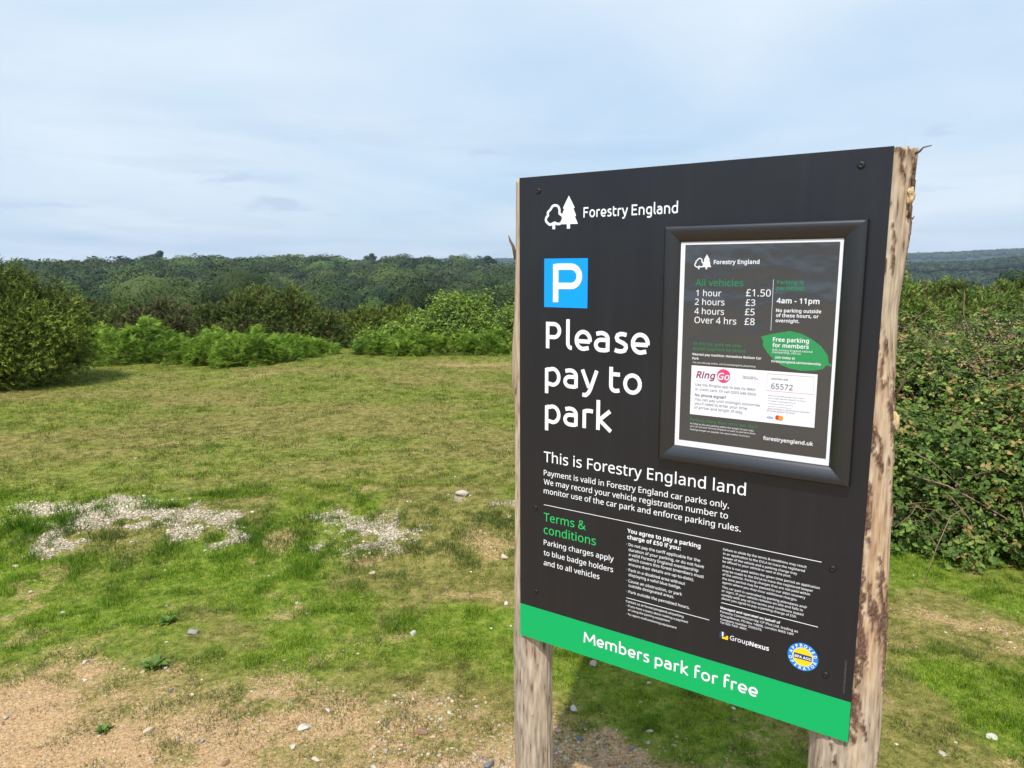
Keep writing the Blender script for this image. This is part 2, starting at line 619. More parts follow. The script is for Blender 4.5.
GRAVEL = [[(-2.87, 3.87), (-2.87, 4.15), (-3.14, 4.34), (-3.1, 4.56), (-2.67, 4.61), (-2.06, 4.57), (-1.94, 4.41), (-1.94, 4.22), (-2.26, 4.18), (-2.51, 4.14), (-2.53, 3.97), (-2.67, 3.88)],
          [(-1.27, 4.4), (-1.09, 4.51), (-0.64, 4.44), (-0.66, 4.11), (-0.83, 4.07), (-0.93, 3.96), (-1.1, 4.04), (-1.1, 4.26)]]
GRAVEL_THIN = [[(-1.97, 4.37), (-1.77, 4.41), (-1.55, 4.16), (-1.6, 4.05), (-1.79, 3.99)], [(-0.41, 4.76), (-0.28, 4.8), (-0.27, 4.58), (-0.37, 4.53)],
               [(-0.21, 4.58), (0.0, 4.64), (0.0, 4.28), (-0.14, 4.28)]]
GRAVEL_POST = [[(-0.28, 2.2), (-0.05, 2.31), (0.17, 2.34), (0.35, 2.35), (0.46, 2.22), (0.46, 2.03), (-0.29, 2.03)]]


def poly_sd(x, y, P):
    """signed distance to a polygon, positive inside"""
    d = np.full(x.shape, 1e9)
    ins = np.zeros(x.shape, bool)
    n = len(P)
    for i in range(n):
        ax, ay = P[i]
        bx, by = P[(i + 1) % n]
        ex, ey = bx - ax, by - ay
        t = np.clip(((x - ax) * ex + (y - ay) * ey) / (ex * ex + ey * ey), 0, 1)
        d = np.minimum(d, np.hypot(x - ax - t * ex, y - ay - t * ey))
        c = ((ay > y) != (by > y)) & (x < ex * (y - ay) / (ey if ey else 1e-9) + ax)
        ins ^= c
    return np.where(ins, d, -d)


def patch(x, y, polys, soft, wob, sc, s):
    nz = (fbm(x * sc, y * sc, 4, s) - 0.5) * 2 * wob
    out = np.zeros(x.shape)
    for P in polys:
        out = np.maximum(out, sstep(-soft, soft, poly_sd(x, y, P) + nz))
    return out


def covers(x, y):
    soil = patch(x, y, SOIL, .22, .30, 3.2, 21) * (.44 + .36 * sstep(.36, .64, fbm(x * 6, y * 7.5, 6, 31)))
    soil = np.maximum(soil, patch(x, y, SOIL_CORE, .20, .26, 3.5, 22))
    soil = np.maximum(soil, .52 * patch(x, y, SOIL_SMALL, .10, .14, 8, 23))
    # the stony car park the camera stands on
    soil = np.maximum(soil, sstep(1.55, 1.25, y + .3 * (fbm(x * 2, y * 2, 3, 33) - .5)) * (.75 + .25 * fbm(x * 5, y * 5, 3, 34)))
    gr = 0.8 * sstep(1.5, 1.2, y + .3 * (fbm(x * 2, y * 2, 3, 35) - .5))
    # odd bare scuffs in the turf
    soil = np.maximum(soil, .46 * sstep(.58, .76, fbm(x * 3.6 + 4, y * 4.6, 6, 41)) * (.25 + .75 * (np.hypot(x, y) < 5)))
    # a pinkish worn strip across the field
    strip = np.exp(-((y - 11.2 - .25 * x + .4 * np.sin(x * .9)) / .6) ** 2) * sstep(-5, -3.4, x) * sstep(.40, .60, fbm(x * 1.3, y * 2.2, 4, 51))
    soil = np.maximum(soil, .46 * strip)
    gr = np.maximum(gr, patch(x, y, GRAVEL, .11, .24, 6, 24))
    tuft = sstep(.56, .64, fbm(x * 4.6, y * 7, 5, 61))
    gr = gr * (1 - .95 * tuft)
    gr = np.maximum(gr, .8 * patch(x, y, GRAVEL_THIN, .05, .12, 7, 25) * sstep(.44, .62, fbm(x * 5, y * 8, 5, 62)))
    gr = np.maximum(gr, .28 * patch(x, y, GRAVEL_POST, .10, .16, 6, 26))
    soil = np.maximum(soil, .9 * patch(x, y, GRAVEL_POST, .08, .16, 6, 26))
    r = np.hypot(x, y)
    gr = gr * (.55 + .45 * sstep(.30, .55, fbm(x * 11, y * 11, 3, 63)))
    dry = sstep(4.4, 5.4, y) * (.42 + .55 * sstep(.38, .62, fbm(x * .8, y * 1.3, 5, 71)))
    dry = np.maximum(dry, .9 * sstep(.46, .64, fbm(x * 1.6, y * 1.6, 4, 72)) * (r < 5))
    dry = np.maximum(dry, .8 * patch(x, y, SOIL, .3, .3, 2, 27))
    return soil, gr, dry * (r < 40)


def height_fine(x, y):
    h = height(x, y)
    r = np.hypot(x, y)
    k = np.clip(1 - (r - 9) / 6, 0, 1)
    return h + k * (.022 * (fbm(x * 2.2, y * 2.2, 4, 81) - .5) + .016 * (fbm(x * 9, y * 9, 3, 82) - .5))


az = np.radians(np.concatenate([np.arange(-180, -62, 4.0), np.arange(-62, 62, 0.17), np.arange(62, 180, 4.0)]))
rr = np.concatenate([[0.02, .4, .8], 1.15 * 1.0058 ** np.arange(0, 438), np.geomspace(14.6, 260, 60), np.linspace(275, 1000, 40), np.linspace(1050, 4400, 50), [4700]])
A, R_ = np.meshgrid(az, rr)
gx, gy = (R_ * np.sin(A)).ravel(), (R_ * np.cos(A)).ravel()
gz = height_fine(gx, gy)
soil, gr, dry = covers(gx, gy)
na, nr = len(az), len(rr)
i0 = (np.arange(nr - 1)[:, None] * na + np.arange(na)[None, :]).ravel()
i1 = (np.arange(nr - 1)[:, None] * na + (np.arange(na)[None, :] + 1) % na).ravel()
gf = np.stack([i0, i0 + na, i1 + na, i1], 1)
ground = fast_mesh('ground', np.stack([gx, gy, gz], 1), [gf], M['ground'], smooth=True, attrs={'cover': np.stack([soil, gr, dry, sstep(14, 60, np.hypot(gx, gy))], 1)})
tag(ground, kind='structure')

# ------------------------------------------------------------------ lettering
GLYPHS = {      # plain outlines by character code: advance, then the x, y pairs of each loop
    65: [512, [437, 0, 368, 177, 141, 177, 73, 0, 0, 0, 224, 575, 289, 575, 512, 0], [282, 415, 274, 438, 263, 473, 255, 500, 247, 468, 238, 438, 230, 415, 165, 241, 346, 241]],
    66: [521, [241, 573, 336, 565, 404, 541, 445, 497, 459, 431, 456, 399, 446, 371, 431, 347, 409, 328, 382, 313, 350, 304, 350, 300, 384, 292, 415, 279, 441, 261, 461, 236, 474, 203, 478, 163, 472, 115, 454, 74, 425, 42, 385, 19, 337, 5, 279, 0, 78, 0, 78, 573], [256, 329, 318, 335, 357, 352, 377, 382, 384, 423, 376, 463, 351, 490, 308, 506, 245, 511, 150, 511, 150, 329], [150, 269, 150, 61, 265, 61, 330, 68, 371, 91, 394, 125, 401, 168, 398, 197, 388, 221, 370, 241, 344, 256, 307, 266, 260, 269]],
    67: [507, [323, 517, 280, 513, 241, 502, 206, 482, 178, 456, 155, 423, 139, 383, 129, 337, 125, 286, 131, 220, 147, 164, 175, 117, 213, 83, 262, 62, 322, 55, 359, 57, 394, 62, 460, 78, 460, 15, 427, 5, 393, -2, 356, -7, 312, -8, 232, 1, 166, 28, 115, 72, 78, 131, 56, 203, 49, 287, 53, 349, 67, 406, 89, 456, 120, 499, 159, 534, 206, 559, 261, 575, 324, 581, 367, 578, 409, 572, 448, 561, 482, 547, 453, 486, 394, 508, 360, 515]],
    68: [585, [536, 292, 528, 203, 501, 131, 457, 74, 399, 33, 325, 8, 237, 0, 78, 0, 78, 573, 254, 573, 335, 565, 404, 540, 460, 501, 502, 446, 528, 377], [460, 289, 454, 359, 435, 415, 404, 457, 361, 487, 308, 505, 244, 511, 150, 511, 150, 62, 228, 62, 329, 76, 402, 119, 446, 190]],
    69: [446, [398, 0, 78, 0, 78, 573, 398, 573, 398, 509, 150, 509, 150, 330, 383, 330, 383, 268, 150, 268, 150, 63, 398, 63]],
    70: [416, [150, 0, 78, 0, 78, 573, 398, 573, 398, 509, 150, 509, 150, 306, 383, 306, 383, 243, 150, 243]],
    71: [584, [326, 302, 524, 302, 524, 22, 478, 8, 431, -1, 380, -6, 323, -8, 241, 1, 173, 28, 120, 71, 81, 130, 57, 202, 49, 286, 58, 370, 84, 442, 127, 500, 186, 544, 259, 571, 346, 581, 392, 578, 437, 572, 478, 561, 516, 547, 489, 484, 457, 497, 421, 508, 382, 515, 342, 517, 278, 510, 225, 489, 181, 455, 150, 409, 131, 353, 124, 286, 130, 222, 146, 166, 175, 119, 216, 84, 270, 62, 340, 55, 404, 59, 452, 68, 452, 238, 326, 238]],
    72: [594, [516, 0, 443, 0, 443, 267, 150, 267, 150, 0, 78, 0, 78, 573, 150, 573, 150, 330, 443, 330, 443, 573, 516, 573]],
    73: [272, [239, 0, 32, 0, 32, 42, 99, 57, 99, 515, 32, 531, 32, 573, 239, 573, 239, 531, 172, 515, 172, 57, 239, 42]],
    74: [219, [-3, -152, -37, -150, -63, -142, -63, -81, -35, -87, -5, -89, 15, -87, 33, -81, 50, -70, 63, -53, 71, -29, 74, 3, 74, 573, 146, 573, 146, 9, 141, -42, 128, -82, 105, -113, 75, -135, 39, -148]],
    75: [496, [496, 0, 411, 0, 209, 273, 150, 222, 150, 0, 78, 0, 78, 573, 150, 573, 150, 290, 199, 345, 249, 399, 403, 573, 488, 573, 261, 323]],
    76: [420, [78, 0, 78, 573, 150, 573, 150, 64, 400, 64, 400, 0]],
    77: [727, [330, 0, 142, 502, 139, 502, 142, 461, 144, 407, 144, 347, 144, 0, 78, 0, 78, 573, 184, 573, 361, 103, 364, 103, 544, 573, 650, 573, 650, 0, 578, 0, 578, 352, 579, 408, 581, 460, 584, 501, 581, 501, 390, 0]],
    78: [609, [532, 0, 447, 0, 141, 476, 138, 476, 141, 432, 143, 378, 144, 320, 144, 0, 78, 0, 78, 573, 161, 573, 467, 99, 470, 99, 468, 137, 466, 193, 464, 249, 464, 573, 532, 573]],
    79: [626, [577, 287, 573, 224, 561, 166, 540, 116, 510, 73, 473, 38, 428, 13, 375, -3, 314, -8, 251, -3, 196, 13, 151, 39, 114, 73, 85, 116, 65, 167, 53, 224, 49, 288, 56, 370, 78, 442, 114, 500, 166, 545, 232, 572, 314, 581, 393, 572, 459, 545, 510, 501, 547, 442, 570, 370], [125, 287, 130, 220, 145, 163, 171, 117, 207, 83, 255, 62, 314, 55, 373, 62, 420, 83, 456, 117, 481, 163, 496, 220, 501, 287, 490, 384, 456, 457, 421, 491, 373, 511, 314, 518, 255, 511, 207, 490, 171, 457, 145, 411, 130, 354]],
    80: [485, [229, 573, 326, 562, 393, 528, 431, 475, 444, 404, 441, 370, 433, 336, 417, 306, 395, 278, 364, 255, 324, 238, 275, 227, 216, 223, 150, 223, 150, 0, 78, 0, 78, 573], [223, 511, 150, 511, 150, 285, 208, 285, 258, 288, 298, 296, 330, 311, 352, 334, 365, 363, 370, 401, 361, 449, 334, 484, 289, 504]],
    81: [626, [577, 287, 573, 221, 559, 160, 535, 108, 503, 64, 461, 30, 411, 6, 548, -136, 444, -136, 334, -7, 324, -8, 314, -8, 251, -3, 196, 13, 151, 39, 114, 73, 85, 116, 65, 167, 53, 224, 49, 288, 56, 370, 78, 442, 114, 500, 166, 545, 232, 572, 314, 581, 393, 572, 459, 545, 510, 501, 547, 442, 570, 370], [125, 287, 130, 220, 145, 163, 171, 117, 207, 83, 255, 62, 314, 55, 373, 62, 420, 83, 456, 117, 481, 163, 496, 220, 501, 287, 490, 384, 456, 457, 421, 491, 373, 511, 314, 518, 255, 511, 207, 490, 171, 457, 145, 411, 130, 354]],
    82: [499, [236, 573, 301, 568, 353, 555, 393, 532, 422, 500, 439, 460, 444, 410, 440, 368, 427, 334, 408, 306, 385, 285, 358, 269, 330, 257, 487, 0, 403, 0, 264, 237, 150, 237, 150, 0, 78, 0, 78, 573], [232, 510, 150, 510, 150, 298, 236, 298, 296, 304, 338, 325, 362, 359, 370, 407, 366, 440, 355, 467, 336, 486, 310, 500, 275, 507]],
    83: [440, [403, 153, 396, 106, 378, 66, 348, 35, 307, 11, 257, -3, 198, -8, 137, -5, 83, 4, 41, 19, 41, 88, 73, 76, 113, 65, 156, 57, 201, 55, 240, 57, 273, 66, 298, 79, 316, 98, 327, 120, 330, 147, 327, 173, 318, 194, 302, 213, 277, 230, 242, 247, 196, 265, 131, 294, 106, 311, 85, 330, 69, 351, 57, 375, 50, 403, 48, 435, 54, 477, 71, 513, 99, 542, 136, 563, 180, 576, 231, 581, 276, 578, 318, 572, 355, 562, 389, 549, 366, 487, 302, 508, 266, 515, 229, 517, 196, 515, 169, 507, 148, 494, 133, 478, 124, 457, 121, 434, 124, 407, 133, 386, 149, 367, 172, 351, 204, 335, 246, 318, 293, 299, 332, 279, 362, 255, 385, 228, 398, 194]],
    84: [446, [259, 0, 187, 0, 187, 509, 8, 509, 8, 573, 437, 573, 437, 509, 259, 509]],
    85: [586, [513, 202, 507, 146, 489, 95, 459, 52, 416, 20, 360, -1, 290, -8, 196, 7, 128, 50, 86, 118, 72, 204, 72, 573, 144, 573, 144, 201, 154, 139, 182, 93, 228, 64, 294, 55, 342, 59, 379, 73, 407, 96, 427, 126, 438, 161, 442, 202, 442, 573, 513, 573]],
    86: [481, [481, 573, 277, 0, 204, 0, 0, 573, 75, 573, 204, 205, 220, 160, 231, 119, 241, 80, 250, 119, 262, 161, 277, 207, 405, 573]],
    87: [746, [735, 573, 583, 0, 510, 0, 399, 375, 389, 410, 380, 443, 373, 471, 370, 488, 367, 471, 361, 443, 352, 409, 342, 373, 234, 0, 161, 0, 10, 573, 85, 573, 174, 223, 183, 186, 190, 151, 196, 118, 201, 87, 206, 119, 213, 154, 222, 191, 232, 227, 333, 573, 407, 573, 512, 225, 523, 187, 532, 151, 538, 117, 544, 87, 550, 129, 560, 175, 572, 224, 660, 573]],
    88: [470, [467, 0, 385, 0, 233, 249, 79, 0, 3, 0, 193, 298, 15, 573, 95, 573, 236, 348, 377, 573, 453, 573, 276, 300]],
    89: [454, [227, 291, 376, 573, 454, 573, 263, 222, 263, 0, 191, 0, 191, 219, 0, 573, 79, 573]],
    90: [459, [427, 0, 30, 0, 30, 55, 332, 508, 40, 508, 40, 573, 419, 573, 419, 518, 118, 64, 427, 64]],
    97: [450, [231, 437, 299, 428, 347, 403, 376, 358, 385, 293, 385, 0, 334, 0, 320, 61, 317, 61, 298, 40, 279, 22, 258, 9, 234, -1, 206, -6, 172, -8, 136, -5, 103, 6, 75, 23, 55, 48, 41, 80, 37, 119, 50, 176, 87, 219, 152, 245, 243, 257, 316, 259, 316, 285, 310, 330, 293, 359, 265, 375, 227, 380, 194, 378, 163, 370, 106, 347, 84, 400, 115, 414, 151, 426, 190, 434], [252, 208, 184, 200, 141, 182, 118, 155, 110, 119, 115, 87, 132, 66, 157, 53, 188, 49, 238, 56, 279, 79, 306, 117, 315, 172, 315, 210]],
    98: [493, [139, 461, 138, 410, 135, 373, 139, 373, 161, 398, 189, 419, 226, 432, 272, 437, 344, 423, 401, 381, 437, 312, 449, 215, 444, 147, 427, 91, 400, 48, 365, 17, 322, -2, 272, -8, 226, -3, 189, 10, 161, 31, 139, 55, 133, 55, 119, 0, 68, 0, 68, 609, 139, 609], [260, 379, 219, 374, 188, 361, 165, 339, 150, 308, 142, 268, 139, 217, 139, 214, 145, 144, 165, 93, 202, 61, 261, 51, 312, 61, 348, 93, 369, 145, 376, 216, 369, 287, 348, 338, 311, 368]],
    99: [385, [241, -8, 187, -2, 139, 15, 99, 45, 69, 87, 50, 143, 44, 213, 51, 284, 71, 342, 102, 385, 142, 415, 191, 432, 245, 438, 278, 436, 309, 431, 336, 424, 358, 415, 337, 356, 292, 370, 244, 376, 204, 371, 172, 358, 148, 335, 131, 303, 120, 263, 117, 213, 120, 166, 131, 126, 148, 94, 172, 71, 202, 58, 240, 53, 273, 55, 302, 60, 351, 78, 351, 15, 328, 5, 304, -2, 275, -7]],
    100: [493, [221, -8, 148, 6, 92, 48, 56, 117, 44, 214, 56, 311, 93, 381, 149, 424, 221, 438, 253, 436, 280, 429, 303, 420, 323, 407, 340, 391, 354, 374, 359, 374, 356, 405, 354, 438, 354, 609, 425, 609, 425, 0, 368, 0, 358, 58, 354, 58, 340, 40, 323, 24, 303, 11, 279, 1, 252, -6], [232, 51, 290, 60, 328, 88, 348, 135, 355, 200, 355, 213, 349, 284, 329, 336, 291, 369, 231, 379, 181, 368, 146, 334, 124, 281, 117, 213, 124, 144, 146, 93, 181, 61]],
    101: [452, [234, 438, 286, 432, 329, 414, 364, 385, 390, 346, 406, 299, 411, 244, 411, 201, 117, 201, 127, 137, 154, 90, 197, 62, 254, 52, 293, 54, 327, 60, 392, 82, 392, 20, 359, 8, 327, -1, 292, -6, 251, -8, 194, -2, 143, 17, 101, 48, 70, 91, 51, 146, 44, 212, 50, 277, 68, 333, 96, 378, 134, 411, 181, 431], [233, 380, 188, 372, 154, 348, 130, 309, 119, 257, 338, 257, 335, 292, 326, 322, 312, 346, 292, 364, 266, 376]],
    102: [276, [266, 375, 158, 375, 158, 0, 87, 0, 87, 375, 12, 375, 12, 408, 87, 432, 87, 457, 92, 507, 104, 547, 124, 577, 152, 597, 186, 609, 227, 613, 274, 609, 310, 599, 292, 544, 262, 552, 228, 556, 197, 550, 175, 532, 162, 502, 158, 458, 158, 430, 266, 430]],
    103: [493, [221, 438, 261, 434, 297, 422, 329, 402, 355, 373, 359, 373, 369, 430, 425, 430, 425, -7, 420, -63, 404, -109, 378, -146, 341, -172, 293, -187, 233, -192, 188, -191, 147, -186, 110, -177, 78, -165, 78, -100, 111, -114, 149, -125, 191, -132, 237, -134, 286, -126, 324, -101, 347, -63, 355, -13, 355, 4, 356, 32, 358, 57, 354, 57, 329, 28, 299, 8, 263, -4, 221, -8, 147, 7, 91, 51, 56, 121, 44, 214, 56, 306, 91, 377, 147, 423], [230, 379, 197, 374, 169, 359, 147, 336, 130, 303, 120, 262, 117, 213, 124, 143, 146, 92, 182, 60, 232, 50, 262, 52, 288, 58, 309, 69, 326, 85, 340, 105, 349, 131, 354, 161, 356, 197, 356, 214, 353, 267, 343, 309, 326, 340, 302, 362, 270, 374]],
    104: [495, [139, 431, 138, 399, 135, 370, 140, 370, 155, 391, 174, 407, 196, 420, 221, 429, 247, 435, 273, 437, 321, 433, 360, 421, 391, 400, 413, 370, 426, 330, 431, 280, 431, 0, 361, 0, 361, 275, 355, 321, 338, 353, 308, 372, 265, 379, 222, 374, 189, 360, 166, 338, 150, 308, 142, 269, 139, 222, 139, 0, 68, 0, 68, 609, 139, 609]],
    105: [207, [139, 430, 139, 0, 68, 0, 68, 430], [104, 591, 119, 588, 133, 580, 142, 566, 145, 546, 142, 526, 133, 512, 119, 504, 104, 501, 88, 504, 75, 512, 66, 526, 63, 546, 66, 566, 75, 580, 88, 588]],
    106: [207, [18, -192, -18, -190, -44, -183, -44, -126, -19, -132, 9, -134, 32, -130, 51, -120, 64, -100, 68, -67, 68, 430, 139, 430, 139, -64, 136, -101, 126, -133, 110, -159, 87, -177, 56, -189], [63, 546, 66, 566, 75, 580, 88, 588, 104, 591, 119, 588, 133, 580, 142, 566, 145, 546, 142, 526, 133, 512, 119, 504, 104, 501, 88, 504, 75, 512, 66, 526]],
    107: [428, [138, 291, 137, 257, 135, 221, 138, 221, 152, 240, 172, 264, 189, 285, 326, 430, 409, 430, 235, 246, 421, 0, 336, 0, 187, 200, 138, 158, 138, 0, 68, 0, 68, 609, 138, 609]],
    108: [207, [139, 0, 68, 0, 68, 609, 139, 609]],
    109: [750, [540, 438, 603, 429, 649, 401, 676, 352, 685, 280, 685, 0, 615, 0, 615, 277, 610, 321, 594, 353, 567, 372, 528, 379, 474, 369, 438, 342, 418, 298, 411, 237, 411, 0, 342, 0, 342, 277, 339, 308, 332, 333, 320, 353, 303, 367, 281, 376, 253, 379, 215, 374, 185, 360, 164, 338, 150, 308, 141, 269, 139, 223, 139, 0, 68, 0, 68, 430, 125, 430, 136, 371, 140, 371, 155, 392, 173, 409, 194, 422, 217, 431, 241, 436, 266, 438, 312, 433, 349, 420, 378, 398, 398, 366, 402, 366, 427, 398, 461, 420, 499, 433]],
    110: [495, [275, 438, 343, 429, 391, 401, 421, 352, 431, 280, 431, 0, 361, 0, 361, 275, 355, 321, 338, 353, 308, 372, 265, 379, 204, 368, 166, 338, 146, 289, 139, 223, 139, 0, 68, 0, 68, 430, 125, 430, 136, 371, 140, 371, 156, 392, 175, 409, 198, 422, 222, 431, 248, 436]],
    111: [485, [442, 216, 438, 165, 428, 121, 411, 82, 388, 51, 359, 25, 324, 7, 285, -4, 241, -8, 200, -4, 163, 7, 129, 25, 100, 51, 77, 82, 59, 121, 48, 165, 44, 216, 50, 282, 68, 336, 97, 380, 137, 412, 186, 431, 244, 438, 299, 431, 347, 412, 387, 380, 417, 336, 436, 282], [117, 216, 120, 169, 130, 128, 147, 95, 172, 71, 203, 56, 243, 51, 282, 56, 314, 71, 339, 95, 356, 128, 366, 169, 369, 216, 365, 263, 355, 303, 338, 335, 314, 359, 282, 374, 242, 379, 185, 368, 147, 335, 124, 284]],
    112: [493, [273, 438, 344, 424, 401, 383, 437, 313, 449, 216, 444, 148, 427, 93, 401, 49, 365, 17, 322, -2, 272, -8, 241, -6, 213, 1, 190, 11, 170, 24, 139, 55, 134, 55, 137, 20, 139, -16, 139, -192, 68, -192, 68, 430, 126, 430, 136, 371, 139, 371, 153, 389, 170, 405, 189, 419, 213, 429, 240, 436], [260, 379, 221, 374, 190, 362, 167, 342, 152, 313, 142, 275, 139, 229, 139, 216, 142, 167, 150, 126, 165, 93, 188, 70, 220, 55, 261, 51, 297, 56, 326, 72, 348, 98, 364, 131, 373, 171, 376, 217, 369, 283, 348, 334, 311, 367]],
    113: [493, [354, -9, 355, 25, 358, 58, 354, 58, 332, 32, 303, 11, 266, -3, 219, -8, 148, 6, 93, 48, 56, 117, 44, 214, 50, 282, 67, 338, 93, 381, 129, 413, 172, 432, 221, 438, 267, 433, 304, 419, 333, 397, 355, 371, 358, 371, 369, 430, 425, 430, 425, -192, 354, -192], [233, 51, 272, 55, 304, 67, 327, 87, 342, 116, 352, 153, 355, 199, 355, 213, 348, 285, 328, 337, 290, 369, 231, 379, 181, 368, 145, 334, 124, 281, 117, 213, 124, 145, 146, 93, 182, 61]],
    114: [331, [269, 438, 295, 437, 319, 433, 310, 368, 287, 372, 264, 374, 240, 371, 217, 363, 195, 351, 176, 334, 161, 313, 149, 289, 141, 261, 139, 229, 139, 0, 68, 0, 68, 430, 126, 430, 134, 351, 137, 351, 152, 374, 170, 395, 191, 413, 214, 426, 240, 435]],
    115: [384, [348, 119, 343, 80, 327, 49, 302, 24, 268, 6, 226, -4, 176, -8, 135, -6, 99, -1, 68, 8, 42, 19, 42, 83, 104, 60, 141, 52, 178, 49, 224, 53, 256, 66, 274, 86, 280, 112, 278, 128, 271, 141, 259, 154, 239, 167, 174, 196, 103, 228, 76, 245, 57, 266, 45, 292, 41, 324, 52, 372, 85, 408, 137, 430, 202, 438, 240, 436, 275, 430, 308, 421, 339, 409, 315, 353, 258, 372, 228, 378, 197, 380, 159, 377, 131, 366, 114, 350, 108, 328, 111, 312, 119, 298, 133, 286, 154, 274, 219, 246, 289, 215, 314, 197, 333, 176, 344, 150]],
    116: [289, [212, 50, 245, 53, 272, 59, 272, 5, 240, -4, 200, -8, 167, -5, 138, 4, 112, 20, 91, 44, 78, 79, 74, 125, 74, 375, 13, 375, 13, 409, 75, 437, 103, 528, 144, 528, 144, 430, 269, 430, 269, 375, 144, 375, 144, 127, 149, 93, 163, 69, 185, 54]],
    117: [495, [427, 430, 427, 0, 370, 0, 359, 57, 356, 57, 340, 36, 321, 20, 298, 8, 273, -1, 247, -6, 220, -8, 173, -4, 134, 8, 103, 29, 81, 59, 68, 99, 63, 148, 63, 430, 135, 430, 135, 153, 141, 108, 158, 76, 188, 57, 230, 51, 273, 55, 306, 69, 330, 91, 345, 121, 354, 160, 357, 206, 357, 430]],
    118: [407, [163, 0, 0, 430, 75, 430, 167, 176, 180, 137, 193, 96, 201, 63, 204, 63, 214, 96, 227, 138, 241, 176, 332, 430, 407, 430, 244, 0]],
    119: [630, [346, 243, 336, 276, 328, 308, 321, 335, 316, 357, 313, 357, 308, 335, 302, 307, 294, 275, 284, 242, 207, 1, 127, 1, 9, 431, 82, 431, 141, 201, 153, 154, 163, 109, 169, 73, 172, 73, 178, 97, 185, 128, 193, 160, 201, 188, 277, 431, 354, 431, 428, 188, 440, 149, 451, 109, 457, 74, 460, 74, 466, 108, 477, 153, 489, 201, 549, 431, 621, 431, 502, 1, 419, 1]],
    120: [424, [170, 220, 22, 430, 102, 430, 213, 268, 322, 430, 402, 430, 253, 220, 410, 0, 330, 0, 213, 172, 94, 0, 14, 0]],
    121: [409, [1, 430, 76, 430, 169, 185, 184, 144, 196, 105, 205, 68, 209, 68, 224, 121, 245, 186, 333, 430, 409, 430, 224, -59, 207, -97, 188, -130, 165, -156, 138, -176, 106, -188, 67, -192, 34, -190, 9, -186, 9, -130, 30, -133, 56, -135, 79, -132, 99, -126, 116, -114, 130, -99, 142, -80, 152, -59, 174, -2]],
    122: [377, [346, 0, 31, 0, 31, 47, 262, 375, 45, 375, 45, 430, 340, 430, 340, 377, 112, 55, 346, 55]],
    48: [459, [419, 287, 417, 221, 409, 163, 395, 112, 376, 70, 349, 37, 316, 12, 276, -3, 229, -8, 170, 1, 122, 27, 86, 70, 60, 129, 44, 201, 39, 287, 44, 373, 58, 446, 83, 504, 119, 547, 167, 573, 229, 581, 287, 573, 335, 547, 372, 504, 399, 446, 414, 373], [110, 287, 113, 215, 121, 156, 137, 111, 159, 78, 190, 59, 229, 52, 268, 59, 298, 78, 320, 110, 336, 156, 345, 215, 348, 287, 345, 359, 336, 417, 320, 463, 298, 495, 268, 515, 229, 521, 190, 515, 159, 495, 137, 463, 121, 417, 113, 359]],
    49: [459, [285, 0, 216, 0, 216, 400, 216, 439, 217, 470, 219, 499, 196, 477, 169, 455, 108, 405, 71, 452, 226, 573, 285, 573]],
    50: [459, [417, 0, 38, 0, 38, 59, 188, 210, 261, 287, 287, 320, 306, 353, 318, 387, 322, 424, 315, 466, 294, 496, 261, 514, 221, 520, 181, 517, 147, 506, 115, 489, 83, 466, 45, 513, 94, 548, 122, 561, 153, 572, 186, 578, 221, 581, 270, 576, 313, 562, 347, 540, 372, 510, 388, 472, 394, 428, 389, 385, 375, 344, 353, 305, 324, 267, 247, 185, 128, 67, 128, 64, 417, 64]],
    51: [459, [395, 439, 392, 403, 381, 372, 363, 347, 340, 326, 310, 311, 277, 302, 277, 298, 337, 283, 379, 255, 405, 214, 413, 163, 407, 116, 390, 74, 360, 40, 318, 14, 263, -3, 193, -8, 150, -6, 110, -1, 72, 8, 36, 23, 36, 89, 74, 73, 114, 61, 155, 54, 194, 51, 260, 59, 305, 81, 331, 117, 339, 164, 335, 197, 320, 223, 297, 242, 265, 255, 226, 263, 179, 265, 123, 265, 123, 326, 180, 326, 223, 329, 259, 339, 286, 356, 307, 377, 319, 404, 323, 434, 316, 471, 295, 498, 262, 516, 219, 521, 190, 520, 164, 515, 117, 498, 75, 473, 39, 521, 73, 544, 115, 563, 163, 576, 218, 581, 296, 571, 352, 540, 384, 495]],
    52: [459, [443, 130, 359, 130, 359, 0, 291, 0, 291, 130, 17, 130, 17, 190, 286, 576, 359, 576, 359, 193, 443, 193], [291, 374, 291, 412, 293, 444, 294, 474, 295, 500, 292, 500, 276, 468, 257, 438, 86, 193, 291, 193]],
    53: [459, [221, 351, 275, 346, 322, 331, 361, 307, 389, 274, 407, 232, 413, 183, 407, 128, 387, 81, 356, 43, 314, 15, 261, -2, 199, -8, 156, -6, 116, 0, 80, 10, 51, 23, 51, 90, 82, 74, 121, 62, 161, 55, 200, 52, 239, 55, 274, 65, 302, 82, 323, 106, 336, 137, 341, 176, 332, 225, 306, 262, 262, 284, 197, 292, 146, 288, 99, 280, 64, 302, 86, 573, 373, 573, 373, 508, 146, 508, 132, 342, 169, 348]],
